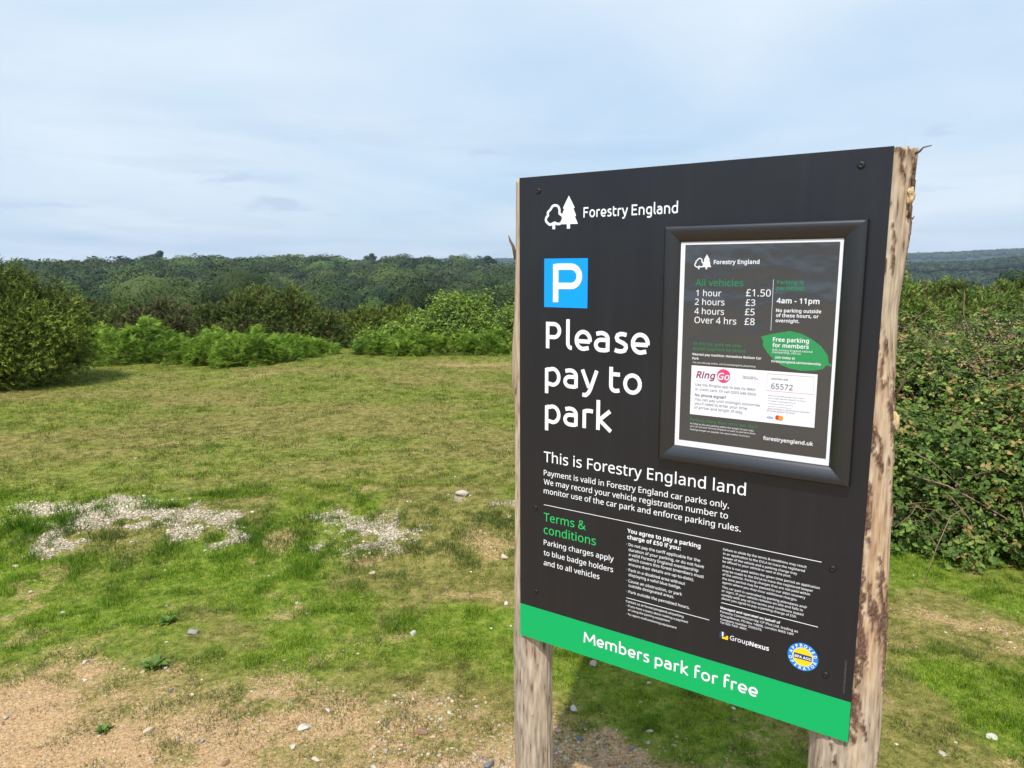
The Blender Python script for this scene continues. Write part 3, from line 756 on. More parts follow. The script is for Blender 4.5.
    54: [459, [44, 245, 46, 294, 51, 342, 60, 389, 75, 433, 95, 474, 121, 510, 155, 539, 196, 562, 246, 576, 306, 581, 344, 579, 377, 573, 377, 513, 344, 520, 308, 523, 257, 518, 216, 504, 183, 483, 158, 454, 139, 419, 127, 380, 119, 337, 115, 291, 119, 291, 133, 309, 150, 326, 170, 339, 194, 350, 223, 356, 255, 358, 302, 353, 342, 338, 375, 313, 400, 279, 416, 236, 421, 184, 415, 129, 399, 82, 372, 44, 336, 15, 291, -2, 239, -8, 199, -4, 163, 7, 130, 26, 101, 54, 77, 89, 59, 133, 48, 185], [238, 51, 284, 59, 320, 84, 343, 125, 351, 184, 344, 233, 324, 271, 289, 295, 241, 303, 205, 299, 175, 287, 150, 270, 131, 248, 119, 223, 115, 198, 117, 172, 123, 146, 133, 121, 146, 99, 164, 79, 185, 64, 210, 55]],
    55: [459, [109, 0, 344, 508, 35, 508, 35, 573, 419, 573, 419, 518, 187, 0]],
    56: [459, [229, 581, 276, 577, 318, 565, 352, 546, 378, 519, 395, 485, 400, 443, 396, 411, 385, 383, 368, 359, 346, 338, 320, 319, 291, 303, 325, 285, 355, 265, 381, 242, 401, 216, 414, 185, 419, 148, 413, 104, 395, 65, 367, 34, 330, 11, 284, -3, 231, -8, 174, -3, 126, 10, 89, 33, 61, 63, 45, 101, 39, 146, 43, 183, 56, 214, 75, 241, 99, 264, 128, 283, 158, 299, 131, 316, 107, 336, 87, 358, 71, 383, 61, 411, 58, 444, 63, 485, 80, 518, 107, 545, 141, 565, 182, 577], [108, 145, 116, 107, 138, 76, 176, 55, 229, 48, 281, 55, 319, 76, 342, 108, 350, 148, 346, 174, 335, 197, 317, 217, 293, 235, 264, 251, 229, 265, 217, 270, 184, 254, 157, 237, 136, 219, 121, 197, 111, 173], [228, 524, 188, 518, 155, 502, 134, 476, 127, 441, 130, 414, 141, 391, 157, 373, 179, 357, 232, 330, 282, 357, 302, 373, 317, 392, 327, 414, 330, 441, 323, 476, 302, 502, 270, 518]],
    57: [459, [417, 328, 415, 279, 410, 231, 401, 183, 387, 139, 366, 99, 340, 63, 306, 33, 265, 11, 214, -3, 154, -8, 117, -6, 82, 0, 82, 60, 115, 53, 152, 50, 204, 54, 245, 68, 278, 90, 303, 118, 322, 153, 334, 192, 342, 235, 346, 281, 341, 281, 327, 263, 310, 247, 290, 233, 266, 223, 237, 216, 204, 214, 158, 219, 118, 235, 85, 260, 61, 294, 45, 336, 40, 387, 46, 443, 63, 491, 90, 529, 127, 557, 171, 575, 223, 581, 262, 577, 299, 565, 332, 545, 361, 518, 384, 483, 402, 439, 413, 388], [223, 521, 178, 513, 142, 488, 118, 447, 110, 388, 117, 339, 137, 301, 171, 277, 220, 269, 256, 273, 286, 285, 311, 303, 330, 325, 342, 349, 346, 374, 344, 400, 338, 426, 328, 451, 315, 474, 298, 493, 277, 508, 252, 518]],
    163: [459, [268, 580, 310, 577, 347, 570, 381, 560, 410, 547, 385, 491, 332, 512, 301, 519, 269, 521, 229, 515, 200, 498, 182, 467, 176, 421, 176, 310, 339, 310, 339, 257, 176, 257, 176, 173, 174, 144, 168, 120, 159, 101, 148, 86, 121, 64, 429, 64, 429, 0, 26, 0, 26, 59, 48, 67, 67, 78, 82, 94, 95, 114, 102, 140, 105, 172, 105, 257, 28, 257, 28, 310, 105, 310, 105, 428, 110, 473, 125, 510, 149, 540, 182, 562, 222, 575]],
    38: [587, [244, 581, 284, 578, 318, 567, 345, 549, 366, 524, 378, 494, 383, 458, 374, 411, 350, 372, 313, 338, 268, 308, 423, 159, 442, 186, 457, 216, 479, 286, 550, 286, 536, 237, 518, 191, 496, 150, 468, 114, 585, 0, 490, 0, 420, 67, 394, 46, 366, 28, 336, 13, 303, 2, 265, -6, 223, -8, 171, -4, 127, 10, 91, 32, 65, 63, 48, 102, 43, 149, 46, 187, 57, 220, 75, 248, 100, 273, 131, 296, 166, 318, 133, 358, 118, 379, 107, 403, 99, 429, 96, 456, 101, 493, 114, 524, 135, 548, 165, 567, 201, 578], [209, 273, 159, 239, 141, 221, 128, 201, 119, 178, 116, 152, 124, 112, 146, 81, 181, 61, 225, 55, 273, 59, 314, 71, 347, 90, 375, 111], [241, 524, 211, 519, 186, 506, 171, 485, 165, 457, 169, 429, 180, 404, 199, 378, 225, 350, 265, 376, 292, 401, 308, 428, 313, 458, 308, 484, 294, 505, 271, 519]],
    46: [215, [58, 43, 61, 69, 72, 85, 88, 94, 107, 97, 126, 94, 142, 85, 153, 69, 157, 43, 153, 18, 142, 2, 126, -8, 107, -11, 88, -8, 72, 2, 61, 18]],
    44: [215, [154, 84, 136, 23, 111, -42, 85, -103, 33, -103, 49, -38, 63, 31, 73, 93, 148, 93]],
    58: [215, [58, 43, 61, 69, 72, 85, 88, 94, 107, 97, 126, 94, 142, 85, 153, 69, 157, 43, 153, 18, 142, 2, 126, -8, 107, -11, 88, -8, 72, 2, 61, 18], [58, 387, 61, 412, 72, 429, 88, 438, 107, 441, 126, 438, 142, 429, 153, 412, 157, 387, 153, 362, 142, 345, 126, 335, 107, 332, 88, 335, 72, 345, 61, 362]],
    59: [215, [147, 84, 128, 23, 104, -42, 78, -103, 25, -103, 36, -55, 48, -4, 58, 47, 66, 93, 141, 93], [56, 387, 60, 412, 71, 429, 86, 438, 105, 441, 124, 438, 141, 429, 152, 412, 156, 387, 152, 362, 141, 345, 124, 335, 105, 332, 86, 335, 71, 345, 60, 362]],
    63: [348, [112, 183, 114, 211, 118, 235, 127, 257, 139, 277, 157, 298, 180, 319, 228, 363, 243, 381, 253, 398, 258, 416, 260, 439, 254, 473, 235, 498, 204, 514, 163, 519, 126, 516, 93, 509, 34, 485, 10, 541, 43, 557, 81, 569, 122, 578, 168, 581, 235, 571, 285, 543, 317, 498, 327, 440, 324, 407, 316, 379, 302, 355, 283, 332, 233, 287, 192, 248, 180, 231, 173, 215, 168, 175, 168, 161, 112, 161], [94, 43, 97, 69, 108, 85, 124, 94, 144, 97, 162, 94, 178, 85, 189, 69, 192, 43, 189, 18, 178, 2, 162, -8, 144, -11, 124, -8, 108, 2, 97, 18]],
    33: [216, [131, 161, 85, 161, 65, 573, 151, 573], [58, 43, 61, 69, 72, 85, 88, 94, 107, 97, 126, 94, 142, 85, 153, 69, 157, 43, 153, 18, 142, 2, 126, -8, 107, -11, 88, -8, 72, 2, 61, 18]],
    40: [240, [32, 220, 35, 285, 45, 348, 60, 409, 83, 468, 113, 522, 150, 573, 217, 573, 167, 493, 132, 407, 111, 315, 103, 221, 107, 159, 116, 98, 132, 38, 154, -20, 182, -75, 216, -127, 150, -127, 113, -77, 83, -24, 60, 34, 45, 94, 35, 156]],
    41: [240, [209, 220, 205, 156, 196, 94, 180, 34, 158, -24, 128, -77, 91, -127, 25, -127, 59, -75, 87, -20, 108, 38, 124, 98, 134, 159, 137, 221, 134, 283, 124, 346, 108, 406, 87, 465, 59, 521, 24, 573, 91, 573, 128, 522, 158, 468, 180, 409, 196, 348, 205, 285]],
    47: [298, [290, 573, 77, 0, 8, 0, 221, 573]],
    45: [258, [32, 184, 32, 246, 226, 246, 226, 184]],
    39: [180, [128, 573, 112, 366, 68, 366, 52, 573]],
    183: [215, [58, 283, 61, 308, 72, 325, 88, 334, 107, 337, 126, 334, 142, 325, 153, 308, 157, 283, 153, 258, 142, 241, 126, 232, 107, 229, 88, 232, 72, 241, 61, 258]],
    32: [208],
}



def noto(ch, weight):
    g = GLYPHS.get(ord(ch)) or GLYPHS[45]
    loops = []
    for fl in g[1:]:
        P = np.array(fl, float).reshape(-1, 2)
        if weight:
            e = unit(np.roll(P, -1, 0) - P)
            nrm = np.stack([-e[:, 1], e[:, 0]], 1)
            k = unit(nrm + np.roll(nrm, 1, 0))
            c = np.maximum((k * nrm).sum(1, keepdims=True), .5)
            P = P + k / c * weight
        loops.append(P)
    return loops, g[0] + weight * 1.2


def tri_loops(loops):
    """fill closed outlines by the even-odd rule"""
    if not loops:
        return np.zeros((0, 2)), np.zeros((0, 3), int)
    vs, es = [], []
    for L in loops:
        b = len(vs)
        n = len(L)
        vs += [Vector((float(p[0]), float(p[1]))) for p in L]
        es += [(b + i, b + (i + 1) % n) for i in range(n)]
    r = geometry.delaunay_2d_cdt(vs, es, [], 0, 1e-9)
    pts = np.array([(v.x, v.y) for v in r[0]])
    t = np.array([f for f in r[2] if len(f) == 3], int)
    c = pts[t].mean(1)
    ins = np.zeros(len(t), bool)
    for L in loops:
        P = [tuple(q) for q in L]
        ins ^= poly_sd(c[:, 0], c[:, 1], P) > 0
    return pts, t[ins]


def arc(cx, cy, rx, ry, a0, a1, n=14):
    t = np.radians(np.linspace(a0, a1, n))
    return [(cx + rx * math.cos(q), cy + ry * math.sin(q)) for q in t]


def stroke_quads(P, w):
    P = np.array(P, float)
    e = unit(P[1:] - P[:-1])
    nr_ = np.stack([-e[:, 1], e[:, 0]], 1)
    nv = np.concatenate([nr_[:1], unit(nr_[1:] + nr_[:-1]), nr_[-1:]])
    cs = np.ones(len(P))
    cs[1:-1] = np.maximum((nv[1:-1] * nr_[1:]).sum(1), .5)
    L, R = P + nv * (w / 2 / cs)[:, None], P - nv * (w / 2 / cs)[:, None]
    return [np.array([L[i], R[i], R[i + 1], L[i + 1]]) for i in range(len(P) - 1)]


def union_tris(polys):
    """one flat skin from overlapping pieces, so no two faces share a plane twice"""
    vs, fs = [], []
    for p in polys:
        p = np.asarray(p, float)
        if (np.roll(p, -1, 0)[:, 1] * p[:, 0] - np.roll(p, -1, 0)[:, 0] * p[:, 1]).sum() < 0:
            p = p[::-1]
        b = len(vs)
        vs += [Vector((float(x), float(y))) for x, y in p]
        fs.append(list(range(b, b + len(p))))
    r = geometry.delaunay_2d_cdt(vs, [], fs, 0, 1e-4)
    return np.array([(v.x, v.y) for v in r[0]]), np.array([t for t, o in zip(r[2], r[5]) if len(t) == 3 and len(o)], int)


SW = 104.0          # stem of the rounded heading alphabet, in thousandths of its size
H_ = SW / 2


def bowl(cx, cy, rx, ry):
    return arc(cx, cy, rx, ry, 0, 360, 30)


HEAD = {
    'P': (600, [[(120, 0), (120, 693)], [(120, 641), (290, 641)] + arc(305, 470, 170, 171, 90, -90) + [(120, 299)]]),
    'F': (545, [[(120, 0), (120, 693)], [(120, 641), (500, 641)], [(120, 352), (450, 352)]]),
    'E': (590, [[(120, 0), (120, 693)], [(120, 641), (520, 641)], [(120, 366), (470, 366)], [(120, 52), (530, 52)]]),
    'M': (880, [[(90, 0), (130, 693)], [(790, 0), (750, 693)], [(150, 640), (440, 170)], [(730, 640), (440, 170)]]),
    'l': (285, [[(125, 780), (125, 170)] + arc(235, 165, 110, 118, 180, 275, 8)]),
    'e': (560, [[(90, 262)] + arc(285, 260, 195, 216, 180, 12, 18)[1:] + [(478, 232)], [(95, 236), (480, 236)],
                arc(290, 260, 200, 216, 180, 290, 14) + [(445, 75)]]),
    'a': (545, [[(95, 445)] + arc(240, 330, 175, 142, 105, 0, 10) + [(415, 20)], [(415, 302), (260, 302)] + arc(235, 172, 150, 130, 90, 262, 12) + [(330, 42), (415, 55)]]),
    's': (455, [[(375, 452), (300, 470), (215, 472), (140, 440), (112, 380), (135, 315), (210, 280), (290, 252), (355, 205), (366, 140), (330, 72), (250, 44), (150, 46), (65, 72)]]),
    'p': (595, [[(115, -200), (115, 478)], [(115, 452)] + arc(300, 258, 190, 214, 118, -112, 22) + [(115, 72)]]),
    'b': (595, [[(115, 780), (115, 30)], [(115, 448)] + arc(300, 258, 190, 214, 112, -118, 22) + [(115, 62)]]),
    'd': (595, [[(480, 780), (480, 30)], [(480, 448)] + arc(295, 258, 190, 214, 68, 298, 22) + [(480, 62)]]),
    'g': (595, [[(480, 478), (480, 0)] + arc(330, -8, 150, 146, 0, -95, 10) + [(150, -140)], [(480, 452)] + arc(300, 268, 195, 204, 62, 292, 22) + [(480, 90)]]),
    'y': (520, [[(55, 520), (250, 60)], [(470, 520), (290, 20), (235, -80), (160, -142), (60, -138)]]),
    't': (410, [[(120, 650), (120, 190)] + arc(245, 180, 125, 134, 180, 275, 10) + [(360, 66)], [(120, 468), (365, 468)]]),
    'o': (600, [bowl(300, 260, 200, 216)]),
    'r': (400, [[(115, 0), (115, 440), (180, 465), (270, 472), (365, 462)]]),
    'k': (555, [[(115, 0), (115, 780)], [(450, 520), (150, 268)], [(150, 268), (480, 0)]]),
    'n': (595, [[(115, 0), (115, 448)] + arc(285, 302, 195, 170, 110, 0, 12) + [(480, 0)]]),
    'm': (880, [[(115, 0), (115, 448)] + arc(265, 322, 170, 150, 105, 0, 12) + [(435, 0)], [(435, 420), (470, 450)] + arc(600, 322, 160, 150, 105, 0, 12) + [(760, 0)]]),
    'f': (395, [[(120, 0), (120, 600)] + arc(265, 605, 145, 140, 180, 85, 10) + [(375, 738)], [(120, 468), (350, 468)]]),
    ' ': (235, []),
}
_cache = {}


def glyph(ch, font):
    k = (ch, font)
    if k not in _cache:
        if font == 'u':
            adv, st = HEAD[ch]
            qs = [q for s in st for q in stroke_quads(s, SW)]
            v, t = union_tris(qs) if qs else (np.zeros((0, 2)), np.zeros((0, 3), int))
            _cache[k] = (v, t, adv)
        else:
            loops, adv = noto(ch, {'n': 3.0, 'b': 22.0, 'i': 20.0}[font])
            v, t = tri_loops(loops)
            if font == 'i' and len(v):
                v = v + np.stack([v[:, 1] * .22, 0 * v[:, 1]], 1)
            _cache[k] = (v, t, adv)
    return _cache[k]


class Flat:
    """flat lettering and marks of one colour on the sign face; u right, v down, h proud of the face"""
    def __init__(s):
        s.v, s.t, s.n = [], [], 0

    def tris(s, uv, t, h):
        uv = np.asarray(uv, float)
        t = np.asarray(t, int)
        if not len(t):
            return
        # wind every face towards the reader
        a, b, c = uv[t[:, 0]], uv[t[:, 1]], uv[t[:, 2]]
        cr = (b[:, 0] - a[:, 0]) * (c[:, 1] - a[:, 1]) - (b[:, 1] - a[:, 1]) * (c[:, 0] - a[:, 0])
        t = np.where((cr > 0)[:, None], t[:, ::-1], t)
        t = t[np.abs(cr) > 1e-12]
        s.v.append(np.stack([uv[:, 0], np.full(len(uv), -h), TOP - uv[:, 1]], 1))
        s.t.append(t + s.n)
        s.n += len(uv)

    def text(s, txt, font, u0, u1, v, h, sy=None):
        adv = 0.0
        out = []
        for ch in txt:
            gv, gt, ad = glyph(ch, font)
            out.append((gv, gt, adv))
            adv += ad
        xs = [g[0][:, 0].max() + g[2] for g in out if len(g[0])]
        x0 = min(g[0][:, 0].min() + g[2] for g in out if len(g[0]))
        if txt[0] == ' ':
            x0 = 0.0
        k = (u1 - u0) / (max(xs) - x0)
        for gv, gt, ad in out:
            if len(gv):
                s.tris(np.stack([u0 + (gv[:, 0] + ad - x0) * k, v - gv[:, 1] * (sy or k)], 1), gt, h)

    def poly(s, pts, h):
        p, t = tri_loops([np.array(pts, float)])
        s.tris(p, t, h)

    def rect(s, u0, v0, u1, v1, h):
        s.tris([(u0, v0), (u1, v0), (u1, v1), (u0, v1)], [(0, 1, 2), (0, 2, 3)], h)

    def disc(s, u, v, r, h, r0=0.0, n=40):
        a = np.linspace(0, 2 * math.pi, n, endpoint=False)
        o = np.stack([u + r * np.cos(a), v + r * np.sin(a)], 1)
        if r0:
            i = np.stack([u + r0 * np.cos(a), v + r0 * np.sin(a)], 1)
            k = np.arange(n)
            k2 = (k + 1) % n
            s.tris(np.concatenate([o, i]), np.concatenate([np.stack([k, k2, k + n], 1), np.stack([k2, k2 + n, k + n], 1)]), h)
        else:
            k = np.arange(n)
            s.tris(np.concatenate([o, [[u, v]]]), np.stack([k, (k + 1) % n, np.full(n, n)], 1), h)

    def build(s, name, mat, parent):
        return fast_mesh(name, np.concatenate(s.v), [np.concatenate(s.t)], mat, parent)


TEXTS = [
    ('panel', 'u', 'white', 'Forestry England', 0.184, 0.4205, 0.105),
    ('panel', 'u', 'white', 'Please', 0.0804, 0.3623, 0.4255),
    ('panel', 'u', 'white', 'pay to', 0.0779, 0.3453, 0.5225),
    ('panel', 'u', 'white', 'park', 0.0783, 0.2698, 0.6201),
    ('panel', 'n', 'white', 'This is Forestry England land', 0.0751, 0.5989, 0.7243),
    ('panel', 'n', 'white', 'Payment is valid in Forestry England car parks only.', 0.0753, 0.5631, 0.7608),
    ('panel', 'n', 'white', 'We may record your vehicle registration number to', 0.0754, 0.5619, 0.7853),
    ('panel', 'n', 'white', 'monitor use of the car park and enforce parking rules.', 0.0755, 0.5917, 0.8099),
    ('panel', 'n', 'green', 'Terms &', 0.0758, 0.2011, 0.8859),
    ('panel', 'n', 'green', 'conditions', 0.0759, 0.2307, 0.9211),
    ('panel', 'n', 'white', 'Parking charges apply', 0.076, 0.2811, 0.9522),
    ('panel', 'n', 'white', 'to blue badge holders', 0.0761, 0.2803, 0.9811),
    ('panel', 'n', 'white', 'and to all vehicles', 0.0762, 0.2423, 1.0092),
    ('panel', 'b', 'white', 'You agree to pay a parking', 0.3167, 0.5016, 0.8681),
    ('panel', 'b', 'white', 'charge of £50 if you:', 0.317, 0.4542, 0.884),
    ('panel', 'n', 'white', '· Do not pay the tariff applicable for the', 0.3153, 0.5021, 0.902),
    ('panel', 'n', 'white', '  duration of your parking, or do not have', 0.3155, 0.5114, 0.9151),
    ('panel', 'n', 'white', '  a valid Forestry England membership', 0.3158, 0.4988, 0.9275),
    ('panel', 'n', 'white', '  which covers this forest (members must', 0.3161, 0.5124, 0.9396),
    ('panel', 'n', 'white', '  ensure their details are up-to-date).', 0.3164, 0.4887, 0.9526),
    ('panel', 'n', 'white', '· Park in a disabled area without', 0.3168, 0.4679, 0.9678),
    ('panel', 'n', 'white', '  displaying a valid blue badge.', 0.317, 0.4584, 0.98),
    ('panel', 'n', 'white', '· Cause an obstruction, or park', 0.3174, 0.4612, 0.9963),
    ('panel', 'n', 'white', '  outside designated areas.', 0.3177, 0.442, 1.0081),
    ('panel', 'n', 'white', '· Park outside the permitted hours.', 0.3181, 0.4811, 1.0249),
    ('panel', 'n', 'white', 'Contact us at forestryengland.uk/parking', 0.3172, 0.4668, 1.0505),
    ('panel', 'n', 'white', '· If you have a query about making a payment', 0.3189, 0.4785, 1.0614),
    ('panel', 'n', 'white', '  or using the parking equipment', 0.3192, 0.4331, 1.0718),
    ('panel', 'n', 'white', '· To report malfunctioning equipment', 0.3194, 0.4506, 1.0838),
    ('panel', 'n', 'white', 'Failure to abide by the terms & conditions may result', 0.5544, 0.735, 0.8615),
    ('panel', 'n', 'white', 'in an application to the DVLA to trace the registered', 0.5548, 0.7318, 0.8714),
    ('panel', 'n', 'white', 'keeper of the vehicle and a parking charge may', 0.5552, 0.7167, 0.8812),
    ('panel', 'n', 'white', 'be affixed to your vehicle or sent in the post.', 0.5548, 0.7047, 0.8902),
    ('panel', 'n', 'white', 'If this is not paid within the given time period an application', 0.5549, 0.7639, 0.9022),
    ('panel', 'n', 'white', 'may be made to the DVLA to trace the registered keeper', 0.5553, 0.7509, 0.912),
    ('panel', 'n', 'white', 'of the vehicle. Parking charges that are not paid within', 0.5557, 0.7451, 0.9214),
    ('panel', 'n', 'white', 'the time period may be passed to our debt recovery', 0.5553, 0.7364, 0.9312),
    ('panel', 'n', 'white', 'agents where you may incur additional charges.', 0.5557, 0.7201, 0.9407),
    ('panel', 'n', 'white', 'This car park is controlled by parking attendants and/', 0.5558, 0.741, 0.9523),
    ('panel', 'n', 'white', 'or signs. If your vehicle remains on site and fails to', 0.5557, 0.7332, 0.9612),
    ('panel', 'n', 'white', 'comply with any of the terms and conditions stated', 0.5557, 0.7345, 0.9709),
    ('panel', 'n', 'white', 'above you agree to pay a parking charge of £50.', 0.5557, 0.7211, 0.9796),
    ('panel', 'n', 'white', 'Company number 2595379.', 0.5553, 0.6496, 1.0311),
    ('panel', 'n', 'white', 'Tel 020 7431 4001.', 0.5552, 0.6176, 1.0392),
    ('panel', 'b', 'white', 'Managed and operated on behalf of', 0.5545, 0.6878, 1.0032),
    ('panel', 'n', 'white', 'Forestry Commission by: CP Plus Ltd, trading as', 0.5545, 0.7256, 1.0128),
    ('panel', 'n', 'white', 'GroupNexus, PO Box 14608, London NW3 1WY', 0.5549, 0.7177, 1.022),
    ('panel', 'n', 'white', 'Group', 0.5796, 0.6234, 1.0732),
    ('panel', 'b', 'white', 'Nexus', 0.6242, 0.667, 1.0737),
    ('panel', 'u', 'white', 'Members park for free', 0.1995, 0.6486, 1.1944),
    ('notice', 'b', 'white', 'Forestry England', 0.5083, 0.6056, 0.2169),
    ('notice', 'n', 'green2', 'All vehicles', 0.4693, 0.5743, 0.2641),
    ('notice', 'n', 'white', '1 hour', 0.4716, 0.5276, 0.2862),
    ('notice', 'n', 'white', '2 hours', 0.4694, 0.5355, 0.3056),
    ('notice', 'n', 'white', '4 hours', 0.4691, 0.5355, 0.326),
    ('notice', 'n', 'white', 'Over 4 hrs', 0.4699, 0.5629, 0.3459),
    ('notice', 'n', 'white', '£1.50', 0.5807, 0.6319, 0.2847),
    ('notice', 'n', 'white', '£3', 0.5808, 0.601, 0.3049),
    ('notice', 'n', 'white', '£5', 0.5803, 0.6007, 0.3248),
    ('notice', 'n', 'white', '£8', 0.5804, 0.6017, 0.3455),
    ('notice', 'b', 'green2', 'Parking is', 0.6435, 0.6956, 0.2588),
    ('notice', 'b', 'green2', 'permitted:', 0.6433, 0.6984, 0.2706),
    ('notice', 'b', 'white', '4am - 11pm', 0.6447, 0.7283, 0.2977),
    ('notice', 'b', 'white', 'No parking outside', 0.6444, 0.7327, 0.3162),
    ('notice', 'b', 'white', 'of these hours, or', 0.645, 0.7284, 0.3264),
    ('notice', 'b', 'white', 'overnight.', 0.6446, 0.6917, 0.3373),
    ('notice', 'b', 'white', 'Free parking', 0.6412, 0.7129, 0.3778),
    ('notice', 'b', 'white', 'for members', 0.6408, 0.7133, 0.3898),
    ('notice', 'n', 'white', 'With Forestry England national', 0.6405, 0.7206, 0.3975),
    ('notice', 'n', 'white', 'membership, visit us', 0.6407, 0.6979, 0.4027),
    ('notice', 'b', 'white', 'Join today at', 0.6475, 0.6874, 0.4133),
    ('notice', 'b', 'white', 'forestryengland.uk/membership', 0.64, 0.7383, 0.4219),
    ('notice', 'n', 'green2', 'At this car park we only', 0.4686, 0.5764, 0.3948),
    ('notice', 'n', 'green2', 'accept payment by phone', 0.4685, 0.5858, 0.4055),
    ('notice', 'b', 'white', 'Nearest pay machine: Horseshoe Bottom Car', 0.4683, 0.6196, 0.4179),
    ('notice', 'b', 'white', 'Park', 0.4681, 0.483, 0.4274),
    ('notice', 'n', 'white', 'You can also pay online, visit forestryengland.uk/parking', 0.4689, 0.6076, 0.4358),
    ('notice', 'n', 'green2', 'Parking more than once per day?', 0.4681, 0.6185, 0.5684),
    ('notice', 'n', 'white', 'As long as you are parking within the length of your stay,', 0.4684, 0.6115, 0.5759),
    ('notice', 'n', 'white', 'you can use your Forestry England car park as you have done.', 0.4687, 0.6155, 0.582),
    ('notice', 'n', 'white', 'Parking charges are payable. No return within two hours.', 0.4689, 0.6044, 0.5896),
    ('notice', 'b', 'white', 'forestryengland.uk', 0.6319, 0.7334, 0.591),
    ('card', 'i', 'maroon', 'Ring', 0.4785, 0.5226, 0.4679),
    ('card', 'i', 'card', 'Go', 0.5274, 0.5541, 0.468),
    ('card', 'n', 'grey', 'Pay by app to', 0.5821, 0.6109, 0.4582),
    ('card', 'n', 'grey', 'download free', 0.5823, 0.6152, 0.462),
    ('card', 'n', 'grey', 'Use the RingGo app to pay by debit', 0.4777, 0.6109, 0.4862),
    ('card', 'n', 'grey', 'or credit card. Or call 0203 046 0003.', 0.4777, 0.6136, 0.4967),
    ('card', 'b', 'grey', 'No phone signal?', 0.4777, 0.5478, 0.51),
    ('card', 'n', 'grey', 'You can pay until midnight tomorrow', 0.4775, 0.6225, 0.5198),
    ('card', 'n', 'grey', "you'll need to enter your time", 0.4774, 0.5946, 0.5295),
    ('card', 'n', 'grey', 'of arrival and length of stay.', 0.4772, 0.5872, 0.5389),
    ('card', 'b', 'grey', 'LOCATION CODE', 0.6418, 0.6768, 0.4584),
    ('card', 'n', 'grey', '65572', 0.6429, 0.6869, 0.4783),
    ('card', 'n', 'grey', 'Terms and conditions apply to your stay in', 0.637, 0.7109, 0.4945),
    ('card', 'n', 'grey', 'this car park. See the notice for all terms', 0.6373, 0.7133, 0.5002),
    ('card', 'n', 'grey', 'and charges. Charges apply every day', 0.6376, 0.6945, 0.5059),
    ('card', 'n', 'grey', 'including bank holidays. Please check', 0.6379, 0.6905, 0.5117),
    ('card', 'n', 'grey', 'your location code before you pay to', 0.6382, 0.6865, 0.5174),
    ('card', 'n', 'grey', 'park and keep a record of your payment', 0.6385, 0.7231, 0.523),
    ('card', 'n', 'grey', 'We accept payment by phone', 0.6365, 0.694, 0.5278),
    ('card', 'i', 'visa', 'VISA', 0.6377, 0.6502, 0.543),
]


# ------------------------------------------------------------------ the sign: board, framed notice, two log posts
TOP = EYE + 0.2239
SIGN_YAW = -0.591445
SW_, SH_ = 0.841, 1.2321
sign = tag(empty('information_sign', (0.0203, 1.8763, 0), SIGN_YAW),
           'black parking notice board with green foot band on two peeled log posts', 'sign')

b = MB()
b.box((0, 0, TOP - SH_), (SW_, 0.006, TOP))
panel = b.build('board', M['panel'], sign, bevel=0.0008)

fl = Flat()
fl.rect(0.0006, 1.138, SW_ - .0006, SH_ - .0006, .0005)
fl.build('green_band', M['green'], panel)

FONT_SY = {}
col = {}


def pen(key, block=''):
    return col.setdefault(key + (block,), Flat())


def block_of(g, u, v):
    """which block of the print a line belongs to"""
    if g == 'panel':
        for lim, nm in ((.13, 'title'), (.43, 'heading'), (.53, 'second heading'), (.63, 'third heading'), (.82, 'statement')):
            if v < lim:
                return nm
        if v > 1.1:
            return 'band'
        if u < .3:
            return 'terms'
        if u < .53:
            return 'charges' if v < 1.03 else 'contact'
        return 'legal' if v < .985 else ('company' if v < 1.045 else 'operator')
    if g == 'notice':
        if v < .23:
            return 'title'
        if u < .632:
            return 'price' if v < .36 else ('payment' if v < .44 else ('stay' if v < .59 else 'website'))
        return 'hours' if v < .35 else ('member' if v < .43 else 'website')
    if u < .63:
        return 'logo' if u < .56 and v < .47 else ('store' if v < .47 else 'instruction')
    return 'code' if v < .4833 else ('condition' if v < .535 else 'bank')


HH = {'panel': .0005, 'notice': .0072, 'card': .0078}
for g, fnt, cname, txt, u0, u1, v in TEXTS:
    h = HH[g]
    if txt == 'Members park for free':
        h = .0010
    sy = None
    if txt == 'Forestry England' and fnt == 'u':
        sy = .0000348
    if txt == 'Go':
        h = .0083
    pen((g, cname), block_of(g, u0, v)).text(txt, fnt, u0, u1, v, h, sy)

# emblem: broadleaf outline and fir, on the board and, small, on the notice
OAK = [(0.1013, 0.1149), (0.0904, 0.1181), (0.0794, 0.1091), (0.0802, 0.1007), (0.0849, 0.0959), (0.0844, 0.0888), (0.0919, 0.0821), (0.0977, 0.0746), (0.1052, 0.0725), (0.1135, 0.0754), (0.1177, 0.084), (0.1178, 0.0924), (0.1261, 0.0983), (0.1267, 0.1081), (0.1205, 0.1163), (0.1122, 0.1174), (0.1047, 0.1143)]
FIR = [(0.1436, 0.0513), (0.1601, 0.0804), (0.1564, 0.0824), (0.164, 0.0992), (0.1607, 0.1012), (0.1691, 0.1190), (0.1476, 0.1187), (0.1474, 0.1298), (0.1386, 0.1296), (0.1384, 0.1187), (0.1191, 0.1185), (0.1266, 0.1012), (0.1232, 0.0992), (0.1308, 0.0824), (0.1271, 0.0804)]
OAKT = [(0.0975, 0.1160), (0.1058, 0.1160), (0.1056, 0.1296), (0.0977, 0.1296)]


def smooth_loop(P, n=4):
    P = np.array(P)
    out = []
    for i in range(len(P)):
        a, b_, c, d = P[i - 1], P[i], P[(i + 1) % len(P)], P[(i + 2) % len(P)]
        for t in np.arange(n) / n:
            out.append(.5 * ((2 * b_) + (-a + c) * t + (2 * a - 5 * b_ + 4 * c - d) * t * t + (-a + 3 * b_ - 3 * c + d) * t ** 3))
    return np.array(out)


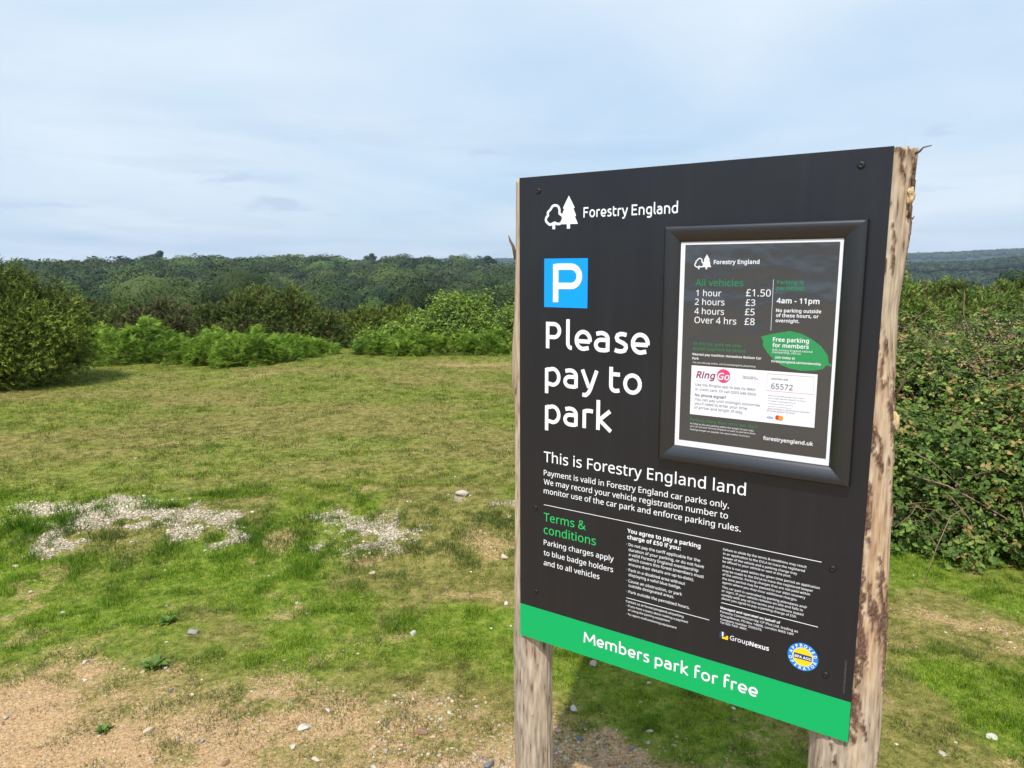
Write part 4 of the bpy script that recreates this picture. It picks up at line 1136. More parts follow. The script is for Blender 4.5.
def emblem(pen_, h, o=(0, 0), k=1.0, ref=(0, 0)):
    S = 1000.0
    loop = smooth_loop(OAK)
    ring = np.concatenate([loop, loop[:1]]) * S
    polys = stroke_quads(ring, 6.0)
    fir = np.array(FIR) * S
    fp, ft = tri_loops([fir])
    polys += [fp[t] for t in ft] + [np.array(OAKT) * S]
    v, t = union_tris(polys)
    v = (v / S - np.array(ref)) * k + np.array(o)
    pen_.tris(v, t, h)


emblem(pen(('panel', 'white'), 'emblem'), .0005)
emblem(pen(('notice', 'white'), 'emblem'), .0072, (0.4662, 0.2279), 0.41, (0.0790, 0.1297))
# rules
for a_, b_, v in ((.0757, .7640, .8413), (.3180, .5293, 1.0388), (.5555, .7654, .9881)):
    pen(('panel', 'white'), 'rule%d' % (v * 1000)).rect(a_, v - .0007, b_, v + .0007, .0005)
pen(('notice', 'white'), 'rule').rect(.6356, .2491, .6364, .3550, .0072)
# parking P
pen(('panel', 'blue')).rect(.0748, .2010, .1976, .3214, .0005)
pv, pt = union_tris([q for s_ in [[(0, 0), (0, 94)], [(0, 87.5), (40, 87.5)] + arc(43, 64, 23.5, 23.5, 90, -90) + [(0, 40.5)]] for q in stroke_quads(s_, 15.5)])
pen(('panel', 'white'), 'parking').tris(np.stack([.1085 + pv[:, 0] * .001, .3085 - pv[:, 1] * .001], 1), pt, .0010)
# operator mark: small window logo and round approval badge
g0 = pen(('panel', 'darkblue'))
g0.rect(.5552, 1.0590, .5595, 1.0755, .0005)
pen(('panel', 'darkblue'), 'second').rect(.5650, 1.0590, .5700, 1.0650, .0005)
pen(('panel', 'white'), 'operator mark').rect(.5605, 1.0590, .5640, 1.0690, .0005)
pen(('panel', 'yellow')).poly([(.5610, 1.0700), (.5700, 1.0700), (.5700, 1.0660), (.5750, 1.0660), (.5750, 1.0755), (.5610, 1.0755)], .0005)
BC = (.7390, 1.0655)
pen(('panel', 'badge')).disc(*BC, .0318, .0005)
pen(('panel', 'yellow'), 'badge').disc(*BC, .0206, .0010)
pen(('panel', 'white'), 'badge ring').disc(*BC, .0216, .0010, .0207)


def ring_text(pen_, txt, centre, r, a_mid, step, size, h, inward=False):
    for i, ch in enumerate(txt):
        gv, gt, ad = glyph(ch, 'b')
        a = math.radians(a_mid + (i - (len(txt) - 1) / 2) * step * (-1 if not inward else 1))
        x = (gv[:, 0] - ad / 2) * size
        y = gv[:, 1] * size - 290 * size
        if not inward:
            ca, sa = math.cos(a), math.sin(a)
            px = (r + y) * ca + x * sa
            py = (r + y) * sa - x * ca
        else:
            ca, sa = math.cos(a), math.sin(a)
            px = (r - y) * ca - x * sa
            py = (r - y) * sa + x * ca
        pen_.tris(np.stack([centre[0] + px, centre[1] - py], 1), gt, h)


ring_text(pen(('panel', 'white'), 'badge'), 'APPROVED', BC, .0263, 90, 21, .0000115, .0010)
ring_text(pen(('panel', 'white'), 'badge'), 'OPERATOR', BC, .0263, 270, 21, .0000115, .0010, True)
pen(('panel', 'darkblue'), 'badge').rect(BC[0] - .0185, BC[1] - .0062, BC[0] + .0185, BC[1] + .0062, .0014)
pen(('panel', 'white'), 'badge centre').text('BPA AOS', 'b', BC[0] - .0165, BC[0] + .0165, BC[1] + .0036, .0018)
# tiny print reference up the right margin
ref = Flat()
tmp = Flat()
tmp.text('PAY TO PARK A0 PORTRAIT 0721', 'n', 0, .074, 0, .0005)
for V_, T_ in zip(tmp.v, tmp.t):
    pass
VV = np.concatenate(tmp.v)
uv2 = np.stack([.8268 - (VV[:, 2] - TOP) * .9, 1.121 - VV[:, 0]], 1)
pen(('panel', 'grey')).tris(uv2, np.concatenate(tmp.t), .0005)

PEN_MAT = {'white': 'white', 'green': 'greentext', 'blue': 'blue', 'badge': 'badge', 'yellow': 'yellow', 'darkblue': 'darkblue', 'grey': 'grey'}
PEN_NAME = {'white': 'white_lettering', 'green': 'green_lettering', 'blue': 'parking_symbol', 'badge': 'approval_badge', 'yellow': 'yellow_marks', 'darkblue': 'operator_mark', 'grey': 'print_reference'}
for (g, cname, blk), f_ in list(col.items()):
    if g == 'panel':
        f_.build('badge_mark' if 'badge' in blk else PEN_NAME[cname], M[PEN_MAT[cname]], panel)

# framed notice
frame = MB()
OUT = (.3965, .1325, .8085, .6670)
INN = (.4328, .1686, .7664, .6292)
prof = [(0, 0.0), (0, .012), (.03, .0165), (.10, .0190), (.22, .0200), (.42, .0190), (.62, .0160), (.82, .0115), (1.0, .0080), (1.0, .0040)]
rings = []
for t_, h in prof:
    u0, v0, u1, v1 = [OUT[i] + (INN[i] - OUT[i]) * t_ for i in range(4)]
    rings.append([(u0, -h, TOP - v0), (u1, -h, TOP - v0), (u1, -h, TOP - v1), (u0, -h, TOP - v1)])
vv, ff = [], []
for side in range(4):               # four mitred lengths, each with its own vertices
    base_i = len(vv)
    for rg in rings:
        vv += [rg[side], rg[(side + 1) % 4]]
    for k in range(len(rings) - 1):
        ff.append((base_i + 2 * k, base_i + 2 * k + 2, base_i + 2 * k + 3, base_i + 2 * k + 1))
frame.add(vv, ff)
fr = frame.build('notice_frame', M['frame'], sign, smooth=True)
fr.data.polygons.foreach_set('use_smooth', np.ones(len(fr.data.polygons), dtype=bool))

nb = MB()
nb.box((.4300, -.0062, TOP - .632), (.7690, -.0002, TOP - .166))
notice = nb.build('notice', M['paper'], sign)
f_ = Flat()
f_.rect(.4430, .1748, .7598, .6153, .0067)
f_.build('dark_print', M['nblack'], notice)
f_ = Flat()
f_.poly([(0.6164, 0.3692), (0.6387, 0.3624), (0.6741, 0.3548), (0.696, 0.359), (0.7163, 0.3684), (0.7366, 0.3829), (0.7506, 0.401), (0.7527, 0.4154), (0.7594, 0.4204), (0.7596, 0.4232), (0.7501, 0.4204), (0.7426, 0.4293), (0.7267, 0.434), (0.7004, 0.436), (0.6766, 0.4324), (0.6593, 0.4265), (0.645, 0.4168), (0.6303, 0.4015), (0.6208, 0.3877), (0.6214, 0.3786)][::-1], .00695)
f_.build('leaf_emblem', M['leafgreen'], notice)
f_ = Flat()
f_.rect(.4672, .4410, .7336, .5527, .0072)
f_.build('payment_card', M['card'], notice)
pen(('card', 'pink')).disc(.5404, .4596, .0150, .0078)
pen(('card', 'red')).disc(.6596, .5393, .0050, .0078)
pen(('card', 'orange')).disc(.6662, .5396, .0050, .0081)
for q in ((.6335, .4463, .7275, .4470), (.6335, .4826, .7275, .4833), (.6335, .4470, .6341, .4826), (.7269, .4470, .7275, .4826)):
    pen(('card', 'rose'), 'side%d' % (q[0] * 1e4 + q[1] * 1e3)).rect(*q, .0078)
N_MAT = {'white': 'nwhite', 'green2': 'ngreen', 'maroon': 'maroon', 'card': 'card', 'grey': 'grey', 'visa': 'visa', 'pink': 'pink', 'red': 'red', 'orange': 'orange', 'rose': 'rose'}
N_NAME = {'white': 'white_print', 'green2': 'green_print', 'maroon': 'maroon_print', 'card': 'logo_print', 'grey': 'grey_print', 'visa': 'blue_print', 'pink': 'logo_disc', 'red': 'red_disc', 'orange': 'orange_disc', 'rose': 'code_box'}
for (g, cname, blk), f_ in col.items():
    if g != 'panel':
        f_.build(N_NAME[cname], M[N_MAT[cname]], notice)


def lathe(prof_, seg=20):
    m = MB()
    v, f = [], []
    for r, h in prof_:
        for k in range(seg):
            a = 2 * math.pi * k / seg
            v.append((r * math.cos(a), -h, r * math.sin(a)))
    for j in range(len(prof_) - 1):
        for k in range(seg):
            k2 = (k + 1) % seg
            f.append((j * seg + k, j * seg + k2, (j + 1) * seg + k2, (j + 1) * seg + k))
    f.append(tuple(range((len(prof_) - 1) * seg, len(prof_) * seg)))
    m.add(v, f)
    return m


for k, (u, v) in enumerate([(.0572, .0359), (.7865, .0310), (.0496, .8557), (.7860, .8510), (.0516, 1.0919), (.7867, 1.0924)]):
    s_ = lathe([(.0072, 0), (.0072, .0010), (.0064, .0024), (.0045, .0034), (.0026, .0036), (.0022, .0028), (.0006, .0026)]).build('screw', M['screw'], sign, smooth=True)
    s_.location = (u, 0, TOP - v)


# log posts
def make_post(uc, r0, ztop, edge_pts, side, seed):
    """a peeled log with its own bends; edge_pts gives (v, sideways growth) of its outer side"""
    rng = np.random.default_rng(seed)
    ns, nz_ = 120, 460
    zb = -0.35
    th = np.linspace(0, 2 * math.pi, ns, endpoint=False)
    zz = np.linspace(zb, ztop, nz_)
    T, Z = np.meshgrid(th, zz)
    v_ = TOP - Z
    ev = np.array([e[0] for e in edge_pts])
    eo = np.array([e[1] for e in edge_pts])
    grow = np.interp(v_, ev, eo)
    lob = (fbm(np.cos(T) * 1.4 + 3 + seed, Z * 2.2 + np.sin(T) * 1.4, 3, seed) - .5) * .016
    rib = (fbm(np.cos(T) * 9 + seed, Z * 1.8 + np.sin(T) * 9, 4, seed + 3) - .5) * .008
    # bark islands still on the log
    bk = fbm(np.cos(T) * 4.6 + seed * 2, Z * 17 + np.sin(T) * 4.6, 7, seed + 9)
    if side > 0:
        win = np.interp(v_, [0, .05, .10, .36, .44, .62, .98, 1.08, 1.25, 2], [-.02, -.09, -.13, -.13, .0, .02, .05, .0, -.14, -.17])
        heart = np.interp(v_, [0, .14, .3, .42, .66, .80, 1.0, 1.1, 1.3, 2], [.3, .25, .2, .8, .7, .95, .9, .5, .1, 0])
        old = np.interp(v_, [0, 1.0, 1.18, 2], [0, 0, .6, .8])
    else:
        win = np.interp(v_, [0, 2], [-.30, -.30])
        heart = np.interp(v_, [0, 1.2, 2], [.25, .2, .05])
        old = np.interp(v_, [0, .8, 1.1, 2], [.2, .3, .8, .9])
    bark = sstep(.52, .55, bk + win) * sstep(.36, .46, fbm(np.cos(T) * 11 + 3, Z * 60 + np.sin(T) * 11, 4, seed + 12))
    lay = bark * .0035 * (1 + rib * 60)
    rad = r0 + lob + rib + lay
    # keep a flat where the board sits
    X = uc + rad * np.cos(T) + grow * np.clip(np.cos(T) * side, 0, 1) * side
    Y = rad * np.sin(T)
    face = (v_ < SH_ + .01)
    Y = np.where(face, np.maximum(Y, -r0), Y) + .0065 + r0
    V = np.stack([X.ravel(), Y.ravel(), Z.ravel()], 1)
    sk = np.stack([bark.ravel(), np.clip(heart + (fbm(np.cos(T) * 2 + 7, Z * 4 + np.sin(T) * 2, 4, seed + 20) - .5) * 1.6, 0, 1).ravel() * sstep(0, 1, 1 + 0 * T).ravel(), np.clip(old + (fbm(np.cos(T) * 2, Z * 3 + np.sin(T) * 2, 4, seed + 30) - .5) * 1.2, 0, 1).ravel()], 1)
    i = (np.arange(nz_ - 1)[:, None] * ns + np.arange(ns)[None]).ravel()
    j = (np.arange(nz_ - 1)[:, None] * ns + (np.arange(ns)[None] + 1) % ns).ravel()
    F = np.stack([i, j, j + ns, i + ns], 1)
    # ragged sawn top
    V = np.concatenate([V, [[uc, .0065 + r0, ztop + .004]]])
    sk = np.concatenate([sk, [[0, .4, .2]]])
    tp = (nz_ - 1) * ns
    k = np.arange(ns)
    V[tp:tp + ns, 2] += rng.uniform(-.003, .003, ns)
    cap = np.stack([tp + k, tp + (k + 1) % ns, np.full(ns, len(V) - 1)], 1)
    return fast_mesh('post', V, [F, cap], M['post'], sign, smooth=True, attrs={'skin': sk})


left_post = make_post(.008, .055, TOP - .004, [(0, -.013), (.18, -.008), (.31, -.003), (.44, .007), (.52, .009), (.62, .001), (.79, -.004), (1.16, -.007), (1.28, .0), (2, .0)], -1, 3)
right_post = make_post(.815, .0585, TOP - .002, [(-.01, .004), (.10, .000), (.17, -.001), (.24, -.005), (.31, -.010), (.44, -.005), (.53, -.001), (.64, .002), (.73, .004), (.88, .007), (1.05, .010), (1.2, .016), (1.3, .017), (2, .017)], 1, 8)


def ico(sub):
    t = (1 + 5 ** .5) / 2
    v = [(-1, t, 0), (1, t, 0), (-1, -t, 0), (1, -t, 0), (0, -1, t), (0, 1, t), (0, -1, -t), (0, 1, -t), (t, 0, -1), (t, 0, 1), (-t, 0, -1), (-t, 0, 1)]
    f = [(0, 11, 5), (0, 5, 1), (0, 1, 7), (0, 7, 10), (0, 10, 11), (1, 5, 9), (5, 11, 4), (11, 10, 2), (10, 7, 6), (7, 1, 8), (3, 9, 4), (3, 4, 2), (3, 2, 6), (3, 6, 8), (3, 8, 9), (4, 9, 5), (2, 4, 11), (6, 2, 10), (8, 6, 7), (9, 8, 1)]
    v = [np.array(p) / np.linalg.norm(p) for p in v]
    for _ in range(sub):
        cache, nf = {}, []

        def midp(a, b_):
            k = (min(a, b_), max(a, b_))
            if k not in cache:
                q = v[a] + v[b_]
                v.append(q / np.linalg.norm(q))
                cache[k] = len(v) - 1
            return cache[k]
        for a, b_, c in f:
            x, y, z = midp(a, b_), midp(b_, c), midp(c, a)
            nf += [(a, x, z), (b_, y, x), (c, z, y), (x, y, z)]
        f = nf
    return np.array(v), np.array(f)


def tube(m, pts, radii, seg=7):
    pts = [Vector(p) for p in pts]
    v, f = [], []
    for i, p in enumerate(pts):
        d = (pts[min(i + 1, len(pts) - 1)] - pts[max(i - 1, 0)]).normalized()
        a = d.orthogonal().normalized()
        c = d.cross(a)
        for k in range(seg):
            q = 2 * math.pi * k / seg
            v.append(p + (a * math.cos(q) + c * math.sin(q)) * radii[i])
    for i in range(len(pts) - 1):
        for k in range(seg):
            k2 = (k + 1) % seg
            f.append((i * seg + k, i * seg + k2, (i + 1) * seg + k2, (i + 1) * seg + k))
    f.append(tuple(range(seg))[::-1])
    f.append(tuple(range((len(pts) - 1) * seg, len(pts) * seg)))
    m.add(v, f)


# splinters, a stub and loose bark left on the logs
rx = .815 + .0585


def splinter(pts, radii, parent):
    m_ = MB()
    tube(m_, pts, radii)
    m_.build('splinter', M['twig'], parent, smooth=True)


splinter([(rx - .004, .05, TOP - .012), (rx + .006, .045, TOP - .008), (rx + .012, .04, TOP - .002), (rx + .026, .04, TOP + .0005)], [.003, .0022, .0016, .001], right_post)
splinter([(rx - .012, .05, TOP - .125), (rx + .004, .046, TOP - .133), (rx + .006, .045, TOP - .128)], [.0035, .002, .001], right_post)
splinter([(rx - .012, .055, TOP - .50), (rx + .010, .05, TOP - .455), (rx + .016, .045, TOP - .428), (rx + .030, .045, TOP - .415)], [.0035, .0025, .0018, .001], right_post)
RAW = plain('raw_wood', (0.46, 0.34, 0.19), .8, .2, wear=.3)


def knot(c, r, seed, parent, name, mat):
    """a torn stub or a loose scale of wood: one lumpy, broken piece"""
    kv, kf = ico(2)
    k = 1 + .55 * (noise3(kv * 2.0 + seed, 3) - .5) * 2 + .35 * (noise3(kv * 5.0 + seed, 9) - .5)
    v = kv * k[:, None] * np.array(r) + np.array(c)
    m_ = MB()
    m_.add([tuple(q) for q in v], [tuple(int(i) for i in q) for q in kf])
    m_.build(name, mat, parent)


knot((rx - .003, .048, TOP - .089), (.008, .013, .016), 3, right_post, 'wood_stub', RAW)
knot((rx - .002, .046, TOP - .118), (.003, .009, .010), 5, right_post, 'bark_flake', M['twig'])
knot((rx - .001, .047, TOP - .060), (.003, .009, .012), 6, right_post, 'bark_flake', M['twig'])
knot((rx - .001, .049, TOP - .032), (.003, .009, .012), 8, right_post, 'bark_flake', M['twig'])
knot((rx + .001, .047, TOP - .533), (.009, .008, .019), 11, right_post, 'bark_flake', RAW)
knot((rx - .004, .046, TOP - .585), (.006, .008, .012), 12, right_post, 'bark_flake', RAW)
knot((rx + .008, .050, TOP - 1.19), (.006, .008, .022), 13, right_post, 'bark_flake', M['twig'])
lx = .008 - .055
splinter([(lx - .004, .06, TOP - .20), (lx - .013, .06, TOP - .165), (lx - .022, .06, TOP - .152), (lx - .027, .06, TOP - .138)], [.005, .004, .003, .0012], left_post)

# ------------------------------------------------------------------ plants
def lobe_shell(lobes, n, rng, depth, zlow, lump, lumps):
    L = np.array(lobes, float)
    w = (L[:, 3] * L[:, 4] + L[:, 4] * L[:, 5] + L[:, 3] * L[:, 5])
    k = rng.choice(len(L), n * 2, p=w / w.sum())
    d = rand_dirs(n * 2, rng, zlow)
    c, r = L[k, :3], L[k, 3:6]
    q = d * lumps + k[:, None] * 7.3
    bump = 1 + lump * (noise3(q, 3) - .5) * 2 + lump * .6 * (noise3(q * 2.7, 13) - .5) * 2
    f = (1 - depth * rng.random(n * 2) ** 2.2) * bump
    p = c + d * r * f[:, None]
    keep = np.ones(len(p), bool)
    for i in range(len(L)):
        e = (((p - L[i, :3]) / L[i, 3:6]) ** 2).sum(1)
        keep &= (e > .50) | (k == i)
    p, d, r = p[keep][:n], d[keep][:n], r[keep][:n]
    return p, unit(d / r)


def lobe_points(lobes, n, rng, depth=.38, zlow=-.35, lump=.22, lumps=2.6, clump=0.0, per=45):
    """points through the outer shell of a heap of lobes, with the way outward at each;
    with clump > 0 most of them gather in small domes of that radius, as shoots do"""
    if not clump:
        return lobe_shell(lobes, n, rng, depth, zlow, lump, lumps)
    m = max(8, n // per)
    c, d = lobe_shell(lobes, m, rng, depth * .45, zlow, lump, lumps)
    k = rng.integers(0, len(c), int(n * .86))
    e = unit(d[k] * .55 + rng.standard_normal((len(k), 3)) * .75)
    rc = clump * rng.uniform(.6, 1.35, len(c))
    p = c[k] + e * (rc[k] * rng.random(len(k)) ** .42)[:, None]
    p2, d2 = lobe_shell(lobes, n - len(k), rng, depth * 1.3, zlow, lump, lumps)
    return np.concatenate([p, p2]), np.concatenate([unit(e * .8 + d[k] * .5), d2])


def ground_at(p):
    return height_fine(p[:, 0], p[:, 1])


def vary(base, n, rng, sp=.18):
    b = np.array(base)
    return b * (1 + sp * rng.standard_normal((n, 1))).clip(.45, 1.7) * (1 + .06 * rng.standard_normal((n, 3)))


def palette(cols, p, rng, scale, s, jitter=.55):
    """true leaf colours that come in clumps: one colour of the list per patch of the plant"""
    cols = np.array(cols)
    t = noise3(p * scale, s) + jitter * (rng.random(len(p)) - .5)
    t = (np.argsort(np.argsort(t)) / max(1, len(t) - 1)) * (len(cols) - 1e-3)
    return cols[t.astype(int)] * (1 + .24 * rng.standard_normal((len(p), 1))).clip(.45, 1.8)


def tris(a, b, c):
    V = np.stack([a, b, c], 1).reshape(-1, 3)
    return V, np.arange(len(V)).reshape(-1, 3)


def gorse(parent, lobes, n, rng, cols, L=(.05, .13), k=8, blade=(.055, .011), up=.30, clump=.19):
    p, d = lobe_points(lobes, n, rng, zlow=-.6, clump=clump, lump=.36)
    ok = p[:, 2] > ground_at(p) - .02
    p, d = p[ok], d[ok]
    ax = unit(d * .8 + np.array([0, 0, up]) + .45 * rng.standard_normal(p.shape))
    ln = rng.uniform(*L, len(p))
    tint = palette(cols, p, rng, 1.3, 5)
    P, X, N = np.repeat(p, k, 0), np.repeat(ax, k, 0), len(p) * k
    t = np.tile(np.linspace(0, 1, k), len(p))
    bs = P + X * (t * np.repeat(ln, k))[:, None]
    rd = rng.standard_normal((N, 3))
    dr = unit(X * (.55 + .5 * t[:, None]) + unit(rd - (rd * X).sum(1, keepdims=True) * X) * .9)
    sd = unit(np.cross(dr, rng.standard_normal((N, 3)))) * blade[1] * rng.uniform(.7, 1.3, (N, 1))
    tip = bs + dr * (blade[0] * rng.uniform(.6, 1.3, N))[:, None]
    V, F = tris(bs - sd, bs + sd, tip)
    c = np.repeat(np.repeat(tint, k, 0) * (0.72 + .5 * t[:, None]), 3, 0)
    return fast_mesh('foliage', V, [F], M['gorse'], parent, tint=c)


def fronds(parent, lobes, n, rng, cols, L=(.07, .16), pairs=6):
    p, d = lobe_points(lobes, n, rng, depth=.5, zlow=-.2, lump=.30, clump=.14, per=40)
    ok = p[:, 2] > ground_at(p) - .02
    p, d = p[ok], d[ok]
    n = len(p)
    ax = unit(d * np.array([1, 1, .35]) + np.array([0, 0, .25]) + .5 * rng.standard_normal(p.shape))
    ln = rng.uniform(*L, n)
    sd = unit(np.cross(ax, np.array([0, 0, 1.0]) + .25 * rng.standard_normal(p.shape)))
    nm = np.cross(sd, ax)
    tint = palette(cols, p, rng, 1.8, 8)
    Vs, Cs = [], []
    for j in range(pairs):
        t = (j + .3) / pairs
        o = p + ax * (ln * (t - .5))[:, None] - nm * (ln * (t * t) * .30)[:, None]
        w = ln * (.40 * (1 - t) ** .8 + .03)
        for s in (-1, 1):
            tip = o + sd * (s * w)[:, None] + ax * (w * .45)[:, None] - nm * (w * rng.uniform(.0, .35, n))[:, None]
            hb = (ax * (ln * .055)[:, None])
            Vs.append(np.stack([o - hb, o + hb, tip], 1))
            Cs.append(np.repeat((tint * rng.uniform(.85, 1.15, (n, 1)))[:, None, :], 3, 1))
    V = np.concatenate(Vs).reshape(-1, 3)
    return fast_mesh('fronds', V, [np.arange(len(V)).reshape(-1, 3)], M['bracken'], parent, tint=np.concatenate(Cs).reshape(-1, 3))


def leaflets(p, ax, nm, ln, wd, fold):
    """pointed leaf blades folded along the midrib: 6 corners, two quads"""
    sd = np.cross(ax, nm)
    a = ln[:, None]
    w = wd[:, None]
    up = nm * (fold * wd)[:, None]
    v = np.stack([p, p + ax * a * .32 + sd * w + up, p + ax * a * .72 + sd * w * .72 + up * .8, p + ax * a - nm * a * .12,
                  p + ax * a * .72 - sd * w * .72 + up * .8, p + ax * a * .32 - sd * w + up], 1)
    n = len(p)
    b = np.arange(n)[:, None] * 6
    F = np.concatenate([b + np.array([[0, 1, 2, 3]]), b + np.array([[0, 3, 4, 5]])])
    return v.reshape(-1, 3), F


def broad(parent, lobes, n, rng, cols, size=(.045, .075), ratio=.34, three=False, mat='bramble', depth=.38, name='leaves', lump=.22, zlow=-.35, up=.75, clump=0.0):
    p, d = lobe_points(lobes, n, rng, depth=depth, zlow=zlow, lump=lump, clump=clump)
    ok = p[:, 2] > ground_at(p) + .01
    p, d = p[ok], d[ok]
    n = len(p)
    nm = unit(d * .8 + np.array([0, -.1, up]) + .42 * rng.standard_normal(p.shape))
    h = unit(np.cross(nm, rng.standard_normal(p.shape)))
    ln = rng.uniform(*size, n)
    tint = palette(cols, p, rng, 1.7, 9, .9)
    if three:
        Ps, As, Ns, Ls, Ts = [], [], [], [], []
        sd = np.cross(h, nm)
        for q, s_ in ((h, 1.0), (unit(h * .25 + sd), .86), (unit(h * .25 - sd), .86)):
            nn = unit(nm + .28 * rng.standard_normal(p.shape))
            aa = unit(q - (q * nn).sum(1, keepdims=True) * nn)
            Ps.append(p + aa * (ln * .12)[:, None])
            As.append(aa)
            Ns.append(nn)
            Ls.append(ln * s_)
            Ts.append(tint * rng.uniform(.88, 1.12, (n, 1)))
        p, h, nm, ln, tint = map(np.concatenate, (Ps, As, Ns, Ls, Ts))
    V, F = leaflets(p, h, nm, ln, ln * ratio * rng.uniform(.8, 1.2, len(p)), rng.uniform(.1, .5, len(p)))
    return fast_mesh(name, V, [F], M[mat], parent, tint=np.repeat(tint, 6, 0))


def stems(parent, lobes, rng, n=7, r=.022, mat='twig', name='stem', foot=None):
    m = MB()
    L = np.array(lobes, float)
    for i in range(n):
        k = i % len(L)
        top = L[k, :3] + rand_dirs(1, rng)[0] * L[k, 3:6] * .55
        f = np.array(foot if foot is not None else L[k, :3]) + rng.normal(0, .08, 3)
        f[2] = float(height_fine(f[:1], f[1:2])[0]) - .05
        mid = (top + f) / 2 + rng.normal(0, .09, 3)
        tube(m, [tuple(f), tuple(mid), tuple(top)], [r, r * .7, r * .3], 6)
    return m.build(name, M[mat], parent, smooth=True)


GORSE = [(.061, .078, .015), (.085, .121, .021), (.121, .169, .026), (.159, .206, .029), (.193, .237, .036)]
GORSE_BROWN = [(.050, .062, .020), (.100, .095, .040), (.120, .100, .045), (.080, .105, .032), (.070, .080, .028)]
GORSE_MIX = [(.043, .061, .017), (.062, .093, .020), (.084, .127, .026), (.125, .107, .042), (.076, .116, .024), (.106, .146, .029)]
BRACKEN = [(.086, .160, .020), (.134, .230, .025), (.181, .286, .033), (.213, .313, .041)]
HEDGE = [(.076, .128, .017), (.112, .181, .022), (.152, .229, .028), (.190, .259, .039)]
BRAMBLE = [(.054, .099, .017), (.074, .130, .020), (.101, .167, .026), (.127, .193, .032), (.167, .217, .048), (.080, .130, .023), (.268, .187, .066), (.067, .112, .020)]

PL = 0


def plant(name, label, cat, x, y, group=None):
    t = empty(name, (x, y, float(height_fine(np.array([x]), np.array([y]))[0])))
    return tag(t, label, cat, group)


def rel(t, o):
    """the mesh was built in world metres: hang it under its plant without moving it"""
    o.parent = t
    o.matrix_parent_inverse = Matrix.Translation(-Vector(t.location))
    return o


def lobes_on_ground(x, y, ls, drop=0.0):
    z = float(height_fine(np.array([x]), np.array([y]))[0])
    return [(x + a, y + b_, z + c - drop, r1, r2, r3) for a, b_, c, r1, r2, r3 in ls]


def shrub(name, label, cat, x, y, ls, kind, n, seed, group=None, cols=None, **kw):
    rng = np.random.default_rng(seed)
    t = plant(name, label, cat, x, y, group)
    lo = lobes_on_ground(x, y, ls, .30 if y > 13.5 and x < 3 else 0.0)
    if kind == 'gorse':
        rel(t, gorse(None, lo, n, rng, cols or GORSE, **kw))
        rel(t, stems(None, lo, rng, 9, .02, foot=(x, y, 0)))
    elif kind == 'bracken':
        rel(t, fronds(None, lo, int(n * 3.0), rng, cols or BRACKEN, **kw))
    elif kind == 'broad':
        rel(t, broad(None, lo, n, rng, cols or HEDGE, **kw))
        rel(t, stems(None, lo, rng, 8, .018, foot=(x, y, 0)))
    return t


GB = 'gorse bushes along the far edge of the turf'
# the big gorse at the left
shrub('gorse_bush', 'large dark green gorse bush standing alone on the turf, casting a shadow beside it', 'bush', -7.12, 9.5,
      [(-1.0, .1, .72, .95, .85, .62), (-.15, 0, .62, .80, .8, .58), (.38, -.1, 1.02, .46, .5, .36), (.85, 0, .74, .46, .55, .38), (-.35, -.25, 1.12, .55, .5, .34),
       (.48, -.2, .40, .62, .6, .42), (-.5, -.65, .40, .7, .45, .42), (.25, -.55, .62, .45, .4, .36), (-1.25, -.5, .5, .7, .5, .5), (.35, -.3, .14, .62, .5, .26), (-.6, -.6, .12, .8, .45, .26), (-1.7, 0, .9, .7, .8, .6), (.62, .25, .45, .55, .5, .42)], 'gorse', 23000, 11, cols=GORSE, clump=.24, k=12, blade=(.045, .0065))
# the row along the edge of the field
shrub('gorse_bush', 'low green gorse bush just right of the big one, behind bracken', 'bush', -8.6, 15.2, [(0, 0, .5, .75, .7, .68), (-.7, .3, .6, .7, .7, .7), (.55, 0, .4, .55, .6, .55)], 'gorse', 5000, 12, GB, cols=GORSE_MIX, blade=(.06, .008), k=12)
shrub('gorse_bush', 'rounded brownish gorse bush, half dead, behind bright bracken', 'bush', -7.05, 14.6, [(0, 0, .66, .52, .55, .60), (-.42, .1, .46, .42, .5, .52), (.42, 0, .50, .40, .5, .52), (0, -.3, .3, .6, .4, .4)], 'gorse', 5000, 13, GB, cols=GORSE_BROWN, blade=(.06, .0075), k=12)
shrub('gorse_bush', 'widest dark gorse bush of the row, with brown patches', 'bush', -4.85, 14.3, [(-.95, 0, .50, .55, .6, .62), (-.25, 0, .68, .66, .7, .70), (.45, -.05, .66, .62, .7, .66), (1.0, 0, .42, .50, .6, .56), (-.3, -.45, .36, .7, .5, .46), (.6, -.45, .30, .7, .5, .44)], 'gorse', 9500, 14, GB, cols=GORSE_MIX, blade=(.06, .0075), k=12)
shrub('gorse_bush', 'dark low gorse bush in the gap left of the bright hedge', 'bush', -3.05, 15.8, [(0, 0, .42, .85, .7, .58), (.6, .1, .45, .6, .6, .52), (-.6, 0, .30, .6, .6, .45)], 'gorse', 5000, 15, GB, cols=GORSE, blade=(.06, .008), k=12)
shrub('willow_scrub', 'bright green rounded mound of scrub willow nearest the sign', 'bush', -1.25, 13.9,
      [(-1.15, -.2, .22, .62, .6, .50), (-.6, -.1, .42, .75, .7, .58), (.1, .1, .62, .85, .8, .62), (.85, .1, .60, .8, .7, .60), (1.5, 0, .48, .7, .7, .58), (.35, .3, .92, .55, .5, .36), (-.1, -.45, .30, .7, .5, .45), (.8, -.4, .28, .7, .5, .45)],
      'broad', 15000, 16, cols=HEDGE, size=(.04, .085), ratio=.24, lump=.34, clump=.17, zlow=-.6)
BG = 'bracken clumps along the field edge'
